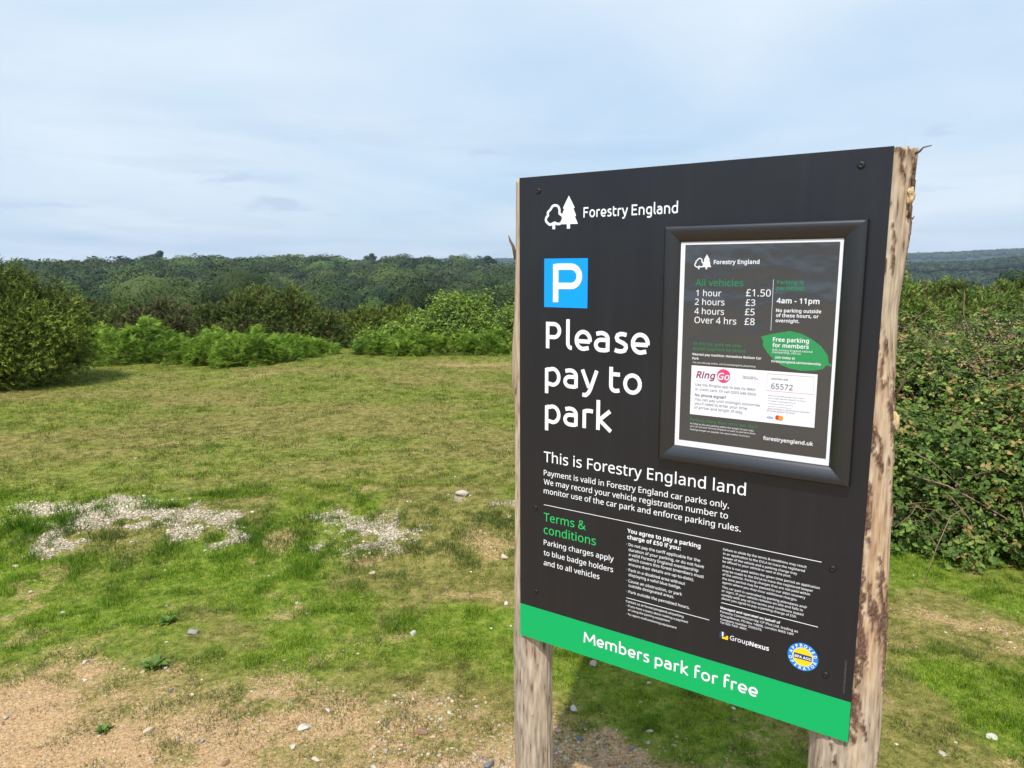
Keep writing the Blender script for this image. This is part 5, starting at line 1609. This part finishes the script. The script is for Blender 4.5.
shrub('bracken_clump', 'bright green bracken clump in front of the brownish gorse', 'fern', -6.05, 11.95, [(-.7, 0, .08, .5, .5, .42), (-.1, .1, .10, .55, .5, .50), (.50, -.1, .04, .42, .45, .34), (-1.15, .1, .06, .45, .5, .46), (-.35, -.3, .0, .5, .4, .34)], 'bracken', 2300, 21, BG)
shrub('bracken_clump', 'bright green bracken clump reaching furthest out onto the turf', 'fern', -4.5, 11.75, [(-.45, 0, .06, .45, .5, .42), (.10, -.05, .08, .55, .5, .46), (.55, .2, .0, .38, .4, .28), (.0, -.3, .0, .5, .4, .30)], 'bracken', 1700, 22, BG)
shrub('bracken_clump', 'small bracken clump under the right end of the dark gorse', 'fern', -3.65, 12.6, [(-.3, 0, .02, .40, .4, .34), (.12, .1, .0, .36, .4, .24)], 'bracken', 800, 23, BG)
shrub('bracken_clump', 'low bracken clump at the foot of the scrub willow mound', 'fern', -1.5, 12.95, [(-.9, 0, .0, .45, .45, .30), (-.3, -.1, .03, .5, .45, .34), (.4, 0, .0, .5, .45, .32), (1.1, .1, .0, .55, .5, .36)], 'bracken', 1700, 24, BG)
shrub('gorse_bush', 'gorse bush behind the sign board', 'bush', 2.2, 14.8, [(0, 0, .5, .9, .8, .65), (.8, .1, .45, .7, .7, .6), (-.8, 0, .45, .7, .7, .55)], 'gorse', 4500, 25, GB, cols=GORSE_MIX, blade=(.08, .018), k=6)

# the bramble thicket at the right
BR_L = [(2.62, 4.52, .18, .62, .62, .54), (3.12, 4.34, .22, .72, .68, .60), (3.70, 4.30, .26, .78, .78, .66), (2.95, 4.10, .02, .55, .42, .30), (2.35, 4.42, .02, .40, .40, .30), (2.35, 5.45, .32, .62, .7, .60), (3.0, 5.35, .42, .80, .75, .60),
        (3.75, 5.35, .46, .85, .8, .64), (4.5, 5.2, .46, .85, .9, .70), (2.6, 6.3, .40, .85, .8, .60), (3.6, 6.4, .48, .95, .9, .62), (4.8, 6.4, .52, 1.0, 1.0, .68), (1.75, 6.4, .3, .6, .7, .55)]
rng = np.random.default_rng(31)
bt = plant('bramble_thicket', 'dense bramble thicket with dry canes beside the right hand log post', 'bramble', 3.2, 5.2)
rel(bt, broad(None, BR_L, 74000, rng, BRAMBLE, size=(.013, .043), ratio=.36, three=True, depth=.55, lump=.30, clump=.15))
dry_cols = [(0.20, 0.135, 0.095), (0.26, 0.175, 0.13), (0.15, 0.095, 0.07), (0.28, 0.21, 0.16)]
dry_l = [(a, b_, c + .12, r1, r2, r3) for a, b_, c, r1, r2, r3 in BR_L[3:]]
rel(bt, broad(None, dry_l, 11000, rng, dry_cols, size=(.010, .026), ratio=.30, three=False, depth=.18, lump=.30, name='dried_flowers', zlow=.1, up=.2))
m = MB()
for i in range(150):
    k = rng.integers(len(BR_L))
    c, r = np.array(BR_L[k][:3]), np.array(BR_L[k][3:])
    d = rand_dirs(1, rng, -.15)[0]
    if i < 60:
        d[1] = -abs(d[1])
    a = c + d * r * .75
    e = unit(d + rng.normal(0, .8, 3))
    l_ = rng.uniform(.3, .8)
    b1 = c + d * r * 1.02 + e * l_ * .35 + np.array([0, 0, .06])
    c1_ = c + d * r * 1.03 + e * l_ + np.array([0, 0, -.10])
    w_ = rng.uniform(.0018, .0036)
    mid2 = (b1 + c1_) / 2 + np.array([0, 0, .03])
    tube(m, [tuple(a), tuple((a + b1) / 2 + rng.normal(0, .02, 3)), tuple(b1), tuple(mid2), tuple(c1_)], [w_ * 1.3, w_ * 1.2, w_, w_ * .8, w_ * .5], 5)
for a_, b_, c_, w_ in (((2.25, 4.10, .62), (2.55, 3.98, .42), (2.72, 3.92, .10), .005), ((2.05, 4.15, .22), (2.22, 4.0, .16), (2.32, 3.98, .30), .004), ((2.30, 4.05, .46), (2.62, 3.90, .34), (2.95, 3.80, .08), .005),
                       ((1.95, 4.20, .10), (2.15, 4.05, .14), (2.40, 4.0, .20), .003), ((2.0, 4.22, .42), (2.16, 4.06, .36), (2.24, 4.0, .16), .003)):
    tube(m, [a_, tuple((np.array(a_) + np.array(b_)) / 2 + np.array([.01, -.02, .02])), b_, tuple((np.array(b_) + np.array(c_)) / 2 + np.array([.02, -.02, .02])), c_], [w_, w_, w_ * .9, w_ * .8, w_ * .5], 6)
tag(rel(bt, m.build('cane', M['cane'], None, smooth=True)), kind='stuff')

GR = 'gorse bushes behind the bramble thicket'
R_G = [(.050, .072, .015), (.077, .117, .021), (.102, .157, .025), (.130, .186, .031), (.138, .122, .034), (.111, .169, .027)]
shrub('gorse_bush', 'green gorse bush close behind the bramble thicket, next to the post', 'bush', 4.3, 8.3, [(-.9, 0, .30, .9, .8, .60), (.05, 0, .42, .9, .9, .62), (1.0, .1, .30, .8, .9, .60), (-1.8, .2, .32, .7, .8, .55)], 'gorse', 13000, 41, GR, cols=R_G, blade=(.05, .007), k=12, up=.5, clump=.17)
shrub('gorse_bush', 'green gorse bush behind the bramble thicket at the picture edge', 'bush', 6.9, 9.3, [(-.8, 0, .34, .8, .9, .60), (.1, .1, .46, .9, .9, .64), (1.1, 0, .42, .9, .9, .64)], 'gorse', 9000, 42, GR, cols=R_G, blade=(.055, .008), k=12, up=.5)
shrub('gorse_bush', 'furthest gorse bush in the mass right of the post', 'bush', 6.4, 12.2, [(-1.3, 0, .36, .9, .9, .62), (0, 0, .48, 1.0, 1.0, .68), (1.2, .1, .44, 1.0, 1.0, .66), (2.4, .2, .52, 1.0, 1., .68)], 'gorse', 9000, 43, GR, cols=R_G, blade=(.07, .011), k=10, up=.5)
shrub('birch_sapling', 'pale green birch sapling showing above the gorse beside the post', 'sapling', 6.85, 12.9, [(0, 0, 1.05, .26, .25, .45), (.04, 0, 1.36, .15, .15, .30), (-.12, 0, .7, .3, .3, .4)], 'broad', 900, 44, cols=[(.09, .14, .04), (.13, .18, .055), (.16, .20, .06)], size=(.035, .06), ratio=.36)

# a few small rosette weeds in the worn turf
for i, (x, y, s_, lab) in enumerate([(-1.62, 3.18, .045, 'small grey green rosette weed nearest the grey stone'), (-1.50, 2.80, .06, 'broad leaved rosette weed beside a pale pebble'), (-1.48, 2.38, .035, 'small dark rosette weed alone on bare orange soil')]):
    rng = np.random.default_rng(200 + i)
    n_ = 26
    a = rng.uniform(0, 2 * math.pi, n_)
    el = rng.uniform(.1, .9, n_)
    ax = np.stack([np.cos(a) * np.cos(el), np.sin(a) * np.cos(el), np.sin(el)], 1)
    nm = np.stack([-np.cos(a) * np.sin(el), -np.sin(a) * np.sin(el), np.cos(el)], 1)
    V, F = leaflets(np.zeros((n_, 3)) + [0, 0, .004], ax, nm, rng.uniform(.6, 1.2, n_) * s_, rng.uniform(.7, 1.2, n_) * s_ * .24, np.full(n_, .3))
    w = fast_mesh('rosette_weed', V, [F], M['bracken'], tint=np.repeat(vary((.13, .21, .045), n_, rng), 6, 0))
    w.location = (x, y, float(height_fine(np.array([x]), np.array([y]))[0]))
    tag(w, lab, 'weed', 'rosette weeds in the worn turf')

# ------------------------------------------------------------------ woods
WOOD = np.array([(0.016, 0.036, 0.014), (0.022, 0.047, 0.017), (0.028, 0.056, 0.018), (0.036, 0.066, 0.021), (0.046, 0.078, 0.024), (0.020, 0.040, 0.020), (0.032, 0.052, 0.026)])


def crowns(name, pos, rad, ht, tint, rng, px=1.9, fmax=1400):
    """tree crowns: lumpy heaps of leaf clumps round a ragged core"""
    iv, if_ = ico(1)
    Vs, Fs, Cs, nb_ = [], [], [], 0
    qV, qC = [], []
    for i in range(len(pos)):
        D = math.hypot(pos[i][0], pos[i][1])
        R, Hh = rad[i], ht[i]
        nl = 3 if D < 200 else (2 if D < 1200 else 1)
        off = [np.zeros(3)] + [np.array([rng.normal(0, .42) * R, rng.normal(0, .42) * R, rng.uniform(-.25, .22) * Hh]) for _ in range(nl - 1)]
        for j, o in enumerate(off):
            k = 1.0 if j == 0 else rng.uniform(.55, .8)
            c = np.array(pos[i]) + o
            s = np.array([R, R, Hh * .5]) * k
            nz_ = 1 + .3 * (hash2(np.arange(len(iv)) + i * 53, np.arange(len(iv)) * 0 + j, 2) - .5)
            Vs.append(c + iv * s * (nz_ * .74)[:, None])
            Fs.append(if_ + nb_)
            nb_ += len(iv)
            Cs.append(np.tile(tint[i] * .9, (len(iv), 1)))
            m_ = int(min(fmax, max(24, 8.0 * (722 * R * k / D) ** 2 / px ** 2)))
            d = rand_dirs(m_, rng, -.25)
            lump_ = 1 + .26 * (noise3(d * 2.0 + i * 3.1 + j, 7) - .5) * 2
            p = c + d * s * (lump_ * rng.uniform(.90, 1.04, m_))[:, None]
            sz = max(.16, px * 1.1 * D / 722) * rng.uniform(.6, 1.3, m_)
            nn = unit(d + .22 * rng.standard_normal((m_, 3)))
            a = unit(np.cross(nn, rng.standard_normal((m_, 3)))) * sz[:, None]
            b_ = np.cross(nn, a)
            qV.append(np.stack([p - a * .5 - b_ * .35, p + a * .5 - b_ * .2, p + a * .15 + b_ * .55], 1).reshape(-1, 3))
            qC.append(np.repeat(tint[i] * (1 + .09 * rng.standard_normal((m_, 1))).clip(.6, 1.5), 3, 0))
    V = np.concatenate(Vs)
    Q = np.concatenate(qV)
    F = [np.concatenate(Fs), np.arange(len(Q)).reshape(-1, 3) + len(V)]
    return fast_mesh(name, np.concatenate([V, Q]), F, M['tree'], None, tint=np.concatenate(Cs + qC))


def scatter(n, az0, az1, r0, r1, rng, pw=.5):
    a = np.radians(rng.uniform(az0, az1, n))
    r = (r0 ** (1 / pw) + (r1 ** (1 / pw) - r0 ** (1 / pw)) * rng.random(n)) ** pw
    return r * np.sin(a), r * np.cos(a)


rng = np.random.default_rng(61)
x, y = scatter(1150, -46, 14, 85, 535, rng)
z = height(x, y)
R = (5.2 + 4.4 * rng.random(len(x)) ** 1.5) * np.clip(np.hypot(x, y) / 300, .55, 1.05)
Hh = R * rng.uniform(1.25, 1.7, len(x))
tn = fbm(x * .012 + 3, y * .012, 3, 91) + .5 * (rng.random(len(x)) - .5)
ci = np.clip((tn - .15) / .7 * len(WOOD), 0, len(WOOD) - 1).astype(int)
tint = WOOD[ci] * np.array([1.2, 1.1, .68]) * (1 + .30 * rng.standard_normal((len(x), 1))).clip(.45, 1.8)
o = crowns('woodland', np.stack([x, y, z + rng.uniform(1.5, 8.0, len(x))], 1), R, Hh, tint, rng)
tag(o, 'unbroken dark green woodland over the hillside beyond the turf', 'woodland', kind='stuff')
x, y = scatter(3600, 8, 48, 160, 1750, rng)
z = height(x, y)
R = rng.uniform(4, 7.5, len(x))
tint = WOOD[rng.integers(0, len(WOOD), len(x))] * rng.uniform(.5, 1.1, (len(x), 1))
o = crowns('valley_woodland', np.stack([x, y, z + 5], 1), R, R * 1.5, tint, rng)
tag(o, 'hazy woods across the valley right of the sign', 'woodland', kind='stuff')
x, y = scatter(2300, -10, 48, 2350, 3150, rng)
z = height(x, y)
R = rng.uniform(8, 14, len(x))
tint = WOOD[rng.integers(0, 4, len(x))]
o = crowns('distant_woodland', np.stack([x, y, z + 5], 1), R, R * 1.15, tint, rng)
tag(o, 'blue wooded ridge on the skyline right of the sign', 'woodland', kind='stuff')


def tree(label, px, D, ztop, R, H, seed, tint, group='trees standing out of the woods'):
    """one tree whose crown shows on its own: trunk with limbs, and a crown of leaf clumps"""
    rng = np.random.default_rng(seed)
    x = (px - 512) / 722.0 * D
    zg = float(height(np.array([x]), np.array([D]))[0])
    t = empty('broadleaf_tree', (x, D, zg))
    tag(t, label, 'tree', group)
    n_ = 5
    ps = [np.array([x, D, ztop - H * .5])] + [np.array([x + rng.normal(0, .45) * R, D + rng.normal(0, .4) * R, ztop - H * rng.uniform(.3, .75)]) for _ in range(n_)]
    rs = [R * .72] + [R * rng.uniform(.4, .6) for _ in range(n_)]
    cr = crowns('crown', ps, rs, [r * 1.35 for r in rs], np.tile(np.array(tint), (n_ + 1, 1)) * (1 + .12 * rng.standard_normal((n_ + 1, 1))), rng, px=2.0)
    rel(t, cr)
    m = MB()
    tube(m, [(x, D, zg - .3), (x + .1, D, (zg + ztop - H * .6) / 2), (x, D, ztop - H * .45)], [R * .09, R * .07, R * .04], 7)
    for q in ps[1:]:
        tube(m, [(x, D, ztop - H * .8), tuple((q + np.array([x, D, ztop - H * .7])) / 2), tuple(q)], [R * .045, R * .03, R * .012], 5)
    rel(t, m.build('trunk', M['bark'], None, smooth=True))


tree('round topped tree standing highest on the left skyline', 165, 505, 1.65 + 505 * math.tan(math.radians((268 - 247.5) / 722 * 57.3)), 4.6, 10, 301, (.018, .034, .016))
tree('dark rounded tree on the skyline close to the sign', 489, 510, 1.65 + 510 * (268 - 252.5) / 722, 4.4, 9, 302, (.020, .040, .016))
tree('dark spreading tree on the middle of the skyline', 338, 505, 1.65 + 505 * (268 - 253.5) / 722, 5.0, 9, 303, (.022, .044, .017))
tree('dark rounded tree on the skyline between two others', 373, 505, 1.65 + 505 * (268 - 251.5) / 722, 4.6, 9, 304, (.020, .040, .015))
tree('light green tree low in the valley behind the gorse gap', 335, 150, 1.65 - 150 * (283 - 268) / 722, 4.8, 9, 305, (.070, .105, .032))
tree('dark tree low in the valley behind the scrub willow', 400, 135, 1.65 - 135 * (279 - 268) / 722, 6.2, 10, 306, (.020, .042, .017))
tree('large dark tree in the valley behind the brown gorse', 195, 140, 1.65 - 140 * (286 - 268) / 722, 5.2, 9, 307, (.024, .050, .018))
tree('mid green tree at the valley edge beyond the big gorse', 118, 150, 1.65 - 150 * (280 - 268) / 722, 5.4, 9, 308, (.028, .056, .020))
tree('dark tree at the right picture edge beyond the gorse', 1018, 120, 1.65 + 120 * (268 - 264) / 722, 4.2, 8, 309, (.026, .050, .018))
tree('rounded dark tree beyond the gorse right of the post', 958, 130, 1.65 - 130 * (274 - 268) / 722, 4.6, 7, 310, (.024, .052, .022))

# ------------------------------------------------------------------ stones
iv1, if1 = ico(1)
iv0, if0 = ico(0)


def stones(x, y, size, tint, rng, fine=True, sink=.42):
    iv, if_ = (iv1, if1) if fine else (iv0, if0)
    n = len(x)
    z = height_fine(x, y)
    s = size[:, None] * np.stack([rng.uniform(.7, 1.3, n), rng.uniform(.6, 1.1, n), rng.uniform(.28, .55, n)], 1)
    a = rng.uniform(0, 2 * math.pi, n)
    nz_ = rng.uniform(.72, 1.22, (n, len(iv)))
    v = iv[None] * nz_[:, :, None] * s[:, None, :]
    ca, sa = np.cos(a)[:, None], np.sin(a)[:, None]
    V = np.stack([v[:, :, 0] * ca - v[:, :, 1] * sa, v[:, :, 0] * sa + v[:, :, 1] * ca, v[:, :, 2]], 2)
    V += np.stack([x, y, z + s[:, 2] * (1 - 2 * sink) * .8], 1)[:, None, :]
    F = (if_[None] + np.arange(n)[:, None, None] * len(iv)).reshape(-1, 3)
    return V.reshape(-1, 3), F, np.repeat(tint, len(iv), 0)


CHALK = np.array([(.58, .51, .38), (.48, .40, .28), (.66, .60, .47), (.40, .32, .22), (.54, .46, .32), (.46, .39, .29)])
FLINT = np.array([(.42, .29, .17), (.46, .38, .26), (.34, .20, .11), (.43, .35, .25), (.24, .19, .15), (.44, .37, .28), (.40, .26, .15)])
rng = np.random.default_rng(71)
parts_ = []
for (x0, x1, y0, y1, n_, sz, pal, which) in ((-3.4, -1.4, 3.7, 4.8, 24000, (.0022, .014), CHALK, 1), (-1.5, -.4, 3.8, 4.7, 10000, (.0022, .013), CHALK, 1), (-.6, .15, 3.7, 4.95, 4000, (.0022, .012), CHALK, 1),
                                             (-.5, .75, 1.7, 2.6, 4500, (.003, .013), FLINT, 0), (-2.8, .7, 1.5, 3.0, 12000, (.0022, .008), FLINT, 0), (1.7, 2.5, 2.9, 3.4, 300, (.003, .008), CHALK, 0),
                                             (-3.5, 3.0, 2.2, 6.5, 900, (.004, .013), CHALK, 2)):
    x, y = rng.uniform(x0, x1, n_), rng.uniform(y0, y1, n_)
    so, g_, dr_ = covers(x, y)
    w = (so, g_, np.full(n_, .5))[which]
    k = rng.random(n_) < w
    x, y = x[k], y[k]
    sz_ = sz[0] + (sz[1] - sz[0]) * rng.random(len(x)) ** 3.2
    tint = pal[rng.integers(0, len(pal), len(x))] * rng.uniform(.55, 1.05, (len(x), 1))
    parts_.append(stones(x, y, sz_, tint, rng, fine=False))
off, Vs, Fs, Cs = 0, [], [], []
for v, f, c in parts_:
    Vs.append(v)
    Fs.append(f + off)
    Cs.append(c)
    off += len(v)
gravel = fast_mesh('gravel', np.concatenate(Vs), [np.concatenate(Fs)], M['stone'], None, tint=np.concatenate(Cs))
tag(gravel, 'pale flint gravel lying in patches on the bank and worn soil', 'gravel', kind='stuff')

CREAM, PALE, GREY, SLATE, BROWN, WHITE = (.42, .34, .23), (.36, .31, .24), (.22, .205, .185), (.115, .125, .135), (.20, .12, .075), (.40, .37, .315)
LOOSE = [(-1.47, 3.09, .030, GREY, 'largest grey stone lying in the grass left of centre'), (-1.32, 2.38, .026, CREAM, 'cream stone on the bare orange soil at the lower left'),
         (-1.35, 2.62, .015, SLATE, 'blue grey pebble on the soil between two cream ones'), (-1.45, 2.79, .014, WHITE, 'white pebble beside the broad leaved rosette weed'),
         (-1.56, 2.84, .016, GREY, 'small grey stone behind the white pebble and weed'), (-1.81, 2.83, .018, PALE, 'flat pale stone at the upper edge of the bare soil'),
         (-2.19, 3.30, .017, WHITE, 'white upright stone in the grass at far left'), (-1.26, 2.60, .013, CREAM, 'cream pebble right of the blue grey pebble'),
         (-1.89, 2.46, .015, PALE, 'pale stone on bare soil at the left picture edge'), (-1.31, 2.33, .011, CREAM, 'small cream pebble touching the cream stone in front'),
         (-1.10, 2.32, .013, GREY, 'grey pebble on soil nearest a small grass tuft'), (-.97, 2.20, .017, BROWN, 'brown stone at the bottom edge left of the post'),
         (-.76, 2.39, .030, WHITE, 'widest white stone on the worn turf left of the post'), (-.77, 2.29, .015, WHITE, 'white pebble just in front of the widest white stone'),
         (-.67, 2.22, .016, CREAM, 'cream pebble at the bottom edge below the white stones'), (-.70, 2.50, .012, WHITE, 'small white pebble behind the widest white stone'),
         (-.47, 2.19, .015, WHITE, 'white pebble at the bottom edge midway to the post'), (-.33, 2.37, .024, BROWN, 'reddish brown stone in scuffed turf left of the post'),
         (-.27, 2.45, .013, WHITE, 'left one of two white pebbles beside the grass near the post'), (-.24, 2.48, .011, WHITE, 'right one of two white pebbles beside the grass near the post'),
         (-.08, 2.19, .026, SLATE, 'dark slate coloured stone at the foot of the left post'), (-.46, 3.09, .018, WHITE, 'white stone in a sandy scuff in mid turf'),
         (-1.08, 3.40, .014, WHITE, 'white flat pebble in green turf in mid field'), (-.03, 3.37, .016, WHITE, 'white flat stone against the left edge of the board'),
         (-2.49, 3.53, .019, CREAM, 'cream stone in grass below the long gravel patch'), (-2.76, 3.80, .016, CREAM, 'cream pebble at the left end of the long gravel patch'),
         (-.77, 3.74, .021, CREAM, 'cream stone alone in grass below the smaller gravel patch'), (-.35, 3.56, .021, BROWN, 'brown stone in grass right of the cream one'),
         (-.33, 4.68, .052, PALE, 'big pale slab of stone on the crest of the bank'), (-.05, 3.88, .030, CREAM, 'cream stone on the bank face against the board edge'),
         (1.69, 2.32, .020, WHITE, 'white stone in grass at the lower right corner'), (1.47, 2.24, .014, PALE, 'pale pebble at the bottom edge right of the right post'),
         (1.43, 2.54, .015, BROWN, 'brown stone in grass just right of the right post'), (.49, 2.36, .014, PALE, 'pale pebble in the shaded grass under the board'),
         (.23, 2.51, .018, WHITE, 'white curved stone in scuffed turf right of the left post'), (.34, 2.82, .022, PALE, 'pale flat stone in grass just under the green band'),
         (.23, 2.33, .018, SLATE, 'blue grey stone in gravel right of the left post')]
ivS, ifS = ico(2)
for i, (x, y, s, c, lab) in enumerate(LOOSE):
    rng = np.random.default_rng(500 + i)
    nrm = rng.normal(size=3)
    k = 1 + .34 * (noise3(ivS * 1.3 + i * 3.7, 3) - .5) * 2 + .16 * (noise3(ivS * 3.1 + i, 9) - .5)
    V = ivS * k[:, None]
    for q in range(9):                      # flat broken faces
        d = rand_dirs(1, rng)[0]
        t_ = V @ d
        V = V - np.maximum(t_ - rng.uniform(.45, .75), 0)[:, None] * d
    V = V * np.array([s * 1.15, s * .8, s * rng.uniform(.5, .7)])
    tint = np.array(c) * (1 + .30 * (noise3(ivS * 2.2 + i, 4) - .5)[:, None]) * np.array([1, 1, 1])
    o = fast_mesh('stone', V, [ifS], M['stone'], None, tint=tint, smooth=False)
    o.location = (x, y, float(height_fine(np.array([x]), np.array([y]))[0]) + s * .10)
    o.rotation_euler = (rng.normal(0, .15), rng.normal(0, .15), rng.uniform(0, 6.28))
    tag(o, lab, 'stone', 'loose stones on the worn turf')

# ------------------------------------------------------------------ grass
G1 = np.array([(.128, .228, .012), (.160, .256, .014), (.202, .276, .018), (.244, .298, .022), (.092, .176, .010)])
G2 = np.array([(.24, .195, .085), (.19, .17, .060), (.27, .21, .105), (.155, .165, .045), (.16, .11, .055)])


def blades(n, az0, az1, r0, r1, rng, ln, wd, pw, ttl):
    a = np.radians(rng.uniform(az0, az1, n))
    e = 2 - pw
    r = (r0 ** e + (r1 ** e - r0 ** e) * rng.random(n)) ** (1 / e)
    x, y = r * np.sin(a), r * np.cos(a)
    so, g_, dr_ = covers(x, y)
    clump = fbm(x * 7, y * 7, 3, 101)
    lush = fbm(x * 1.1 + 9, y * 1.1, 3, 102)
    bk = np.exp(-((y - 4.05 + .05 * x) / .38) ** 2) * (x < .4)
    p = (1 - .80 * so) * (1 - .90 * g_) * np.clip(.30 + 1.5 * (clump - .32) + .35 * sstep(.50, .70, fbm(x * 10, y * 10, 4, 103)), .08, 1)
    k = rng.random(n) < p
    x, y, r, dr_, clump, lush, bk, so = (q[k] for q in (x, y, r, dr_, clump, lush, bk, so))
    n = len(x)
    z = height_fine(x, y) - .002
    L = ln[0] + (ln[1] - ln[0]) * rng.random(n) ** 1.4
    tf = sstep(.50, .70, fbm(x * 10, y * 10, 4, 103))
    L = L * (.45 + .7 * clump + .9 * tf) * (1 - .45 * dr_) * (1 + 1.1 * bk)
    W = rng.uniform(*wd, n)
    t = rng.uniform(0, 2 * math.pi, n)
    ti = rng.uniform(.25, 1.15, n)
    d1 = np.stack([np.cos(t) * np.sin(ti * .6), np.sin(t) * np.sin(ti * .6), np.cos(ti * .6)], 1)
    d2 = np.stack([np.cos(t) * np.sin(ti * 1.2), np.sin(t) * np.sin(ti * 1.2), np.cos(ti * 1.2)], 1)
    s2 = rng.uniform(-.7, .7, n) + t
    sd = np.stack([-np.sin(s2), np.cos(s2), np.zeros(n)], 1) * W[:, None] * .5
    p0 = np.stack([x, y, z], 1)
    p1 = p0 + d1 * (L * .5)[:, None]
    p2 = p1 + d2 * (L * .5)[:, None]
    dead = rng.random(n) < np.clip(.06 + .62 * dr_ + .3 * so - .2 * bk, 0, .9)
    c = np.where(dead[:, None], G2[rng.integers(0, len(G2), n)], G1[rng.integers(0, len(G1), n)])
    c = c * (1 + .30 * (lush - .5)[:, None] * np.array([1.0, .3, .2])) * (1 + .15 * rng.standard_normal((n, 1))).clip(.6, 1.5)
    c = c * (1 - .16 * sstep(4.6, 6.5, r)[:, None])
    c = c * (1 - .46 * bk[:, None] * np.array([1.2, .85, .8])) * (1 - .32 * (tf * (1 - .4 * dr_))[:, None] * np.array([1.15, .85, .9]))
    c = c * (.90 + .22 * sstep(.35, .65, fbm(x * 2.6, y * 3.4, 4, 104)))[:, None]
    if ttl:
        V = np.stack([p0 - sd, p0 + sd, p1 + sd * .8, p1 - sd * .8, p2], 1).reshape(-1, 3)
        b_ = np.arange(n)[:, None] * 5
        return V, b_ + np.array([[0, 1, 2, 3]]), b_ + np.array([[3, 2, 4]]), np.repeat(c, 5, 0)
    V = np.stack([p0 - sd, p0 + sd, p2], 1).reshape(-1, 3)
    return V, None, np.arange(n)[:, None] * 3 + np.array([[0, 1, 2]]), np.repeat(c, 3, 0)


rng = np.random.default_rng(81)
off, Vs, Qs, Ts, Cs = 0, [], [], [], []
for args in ((680000, -52, 52, 1.7, 5.2, rng, (.010, .030), (.0016, .0030), .6, True), (780000, -50, 50, 4.9, 14.2, rng, (.014, .042), (.0035, .008), .9, False)):
    v, q, t, c = blades(*args)
    Vs.append(v)
    Cs.append(c)
    if q is not None:
        Qs.append(q + off)
    Ts.append(t + off)
    off += len(v)
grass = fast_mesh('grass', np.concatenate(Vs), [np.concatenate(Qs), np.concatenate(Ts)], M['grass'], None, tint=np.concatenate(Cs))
tag(grass, 'short grazed grass growing in tufts over the field', 'grass', kind='stuff')

# ------------------------------------------------------------------ the air
hz = MB()
hz.box((-4800, -4800, -24), (4800, 4800, 150))
hm = bpy.data.materials.new('haze')
hm.use_nodes = True
hn, hl = hm.node_tree.nodes, hm.node_tree.links
hn.clear()
ho = hn.new('ShaderNodeOutputMaterial')
hv = hn.new('ShaderNodeVolumePrincipled')
hv.inputs['Color'].default_value = (0.66, 0.80, 1.0, 1)
hv.inputs['Density'].default_value = 0.00014
hv.inputs['Anisotropy'].default_value = 0.2
hl.new(hv.outputs[0], ho.inputs['Volume'])
haze = hz.build('haze', hm)
tag(haze, kind='stuff')
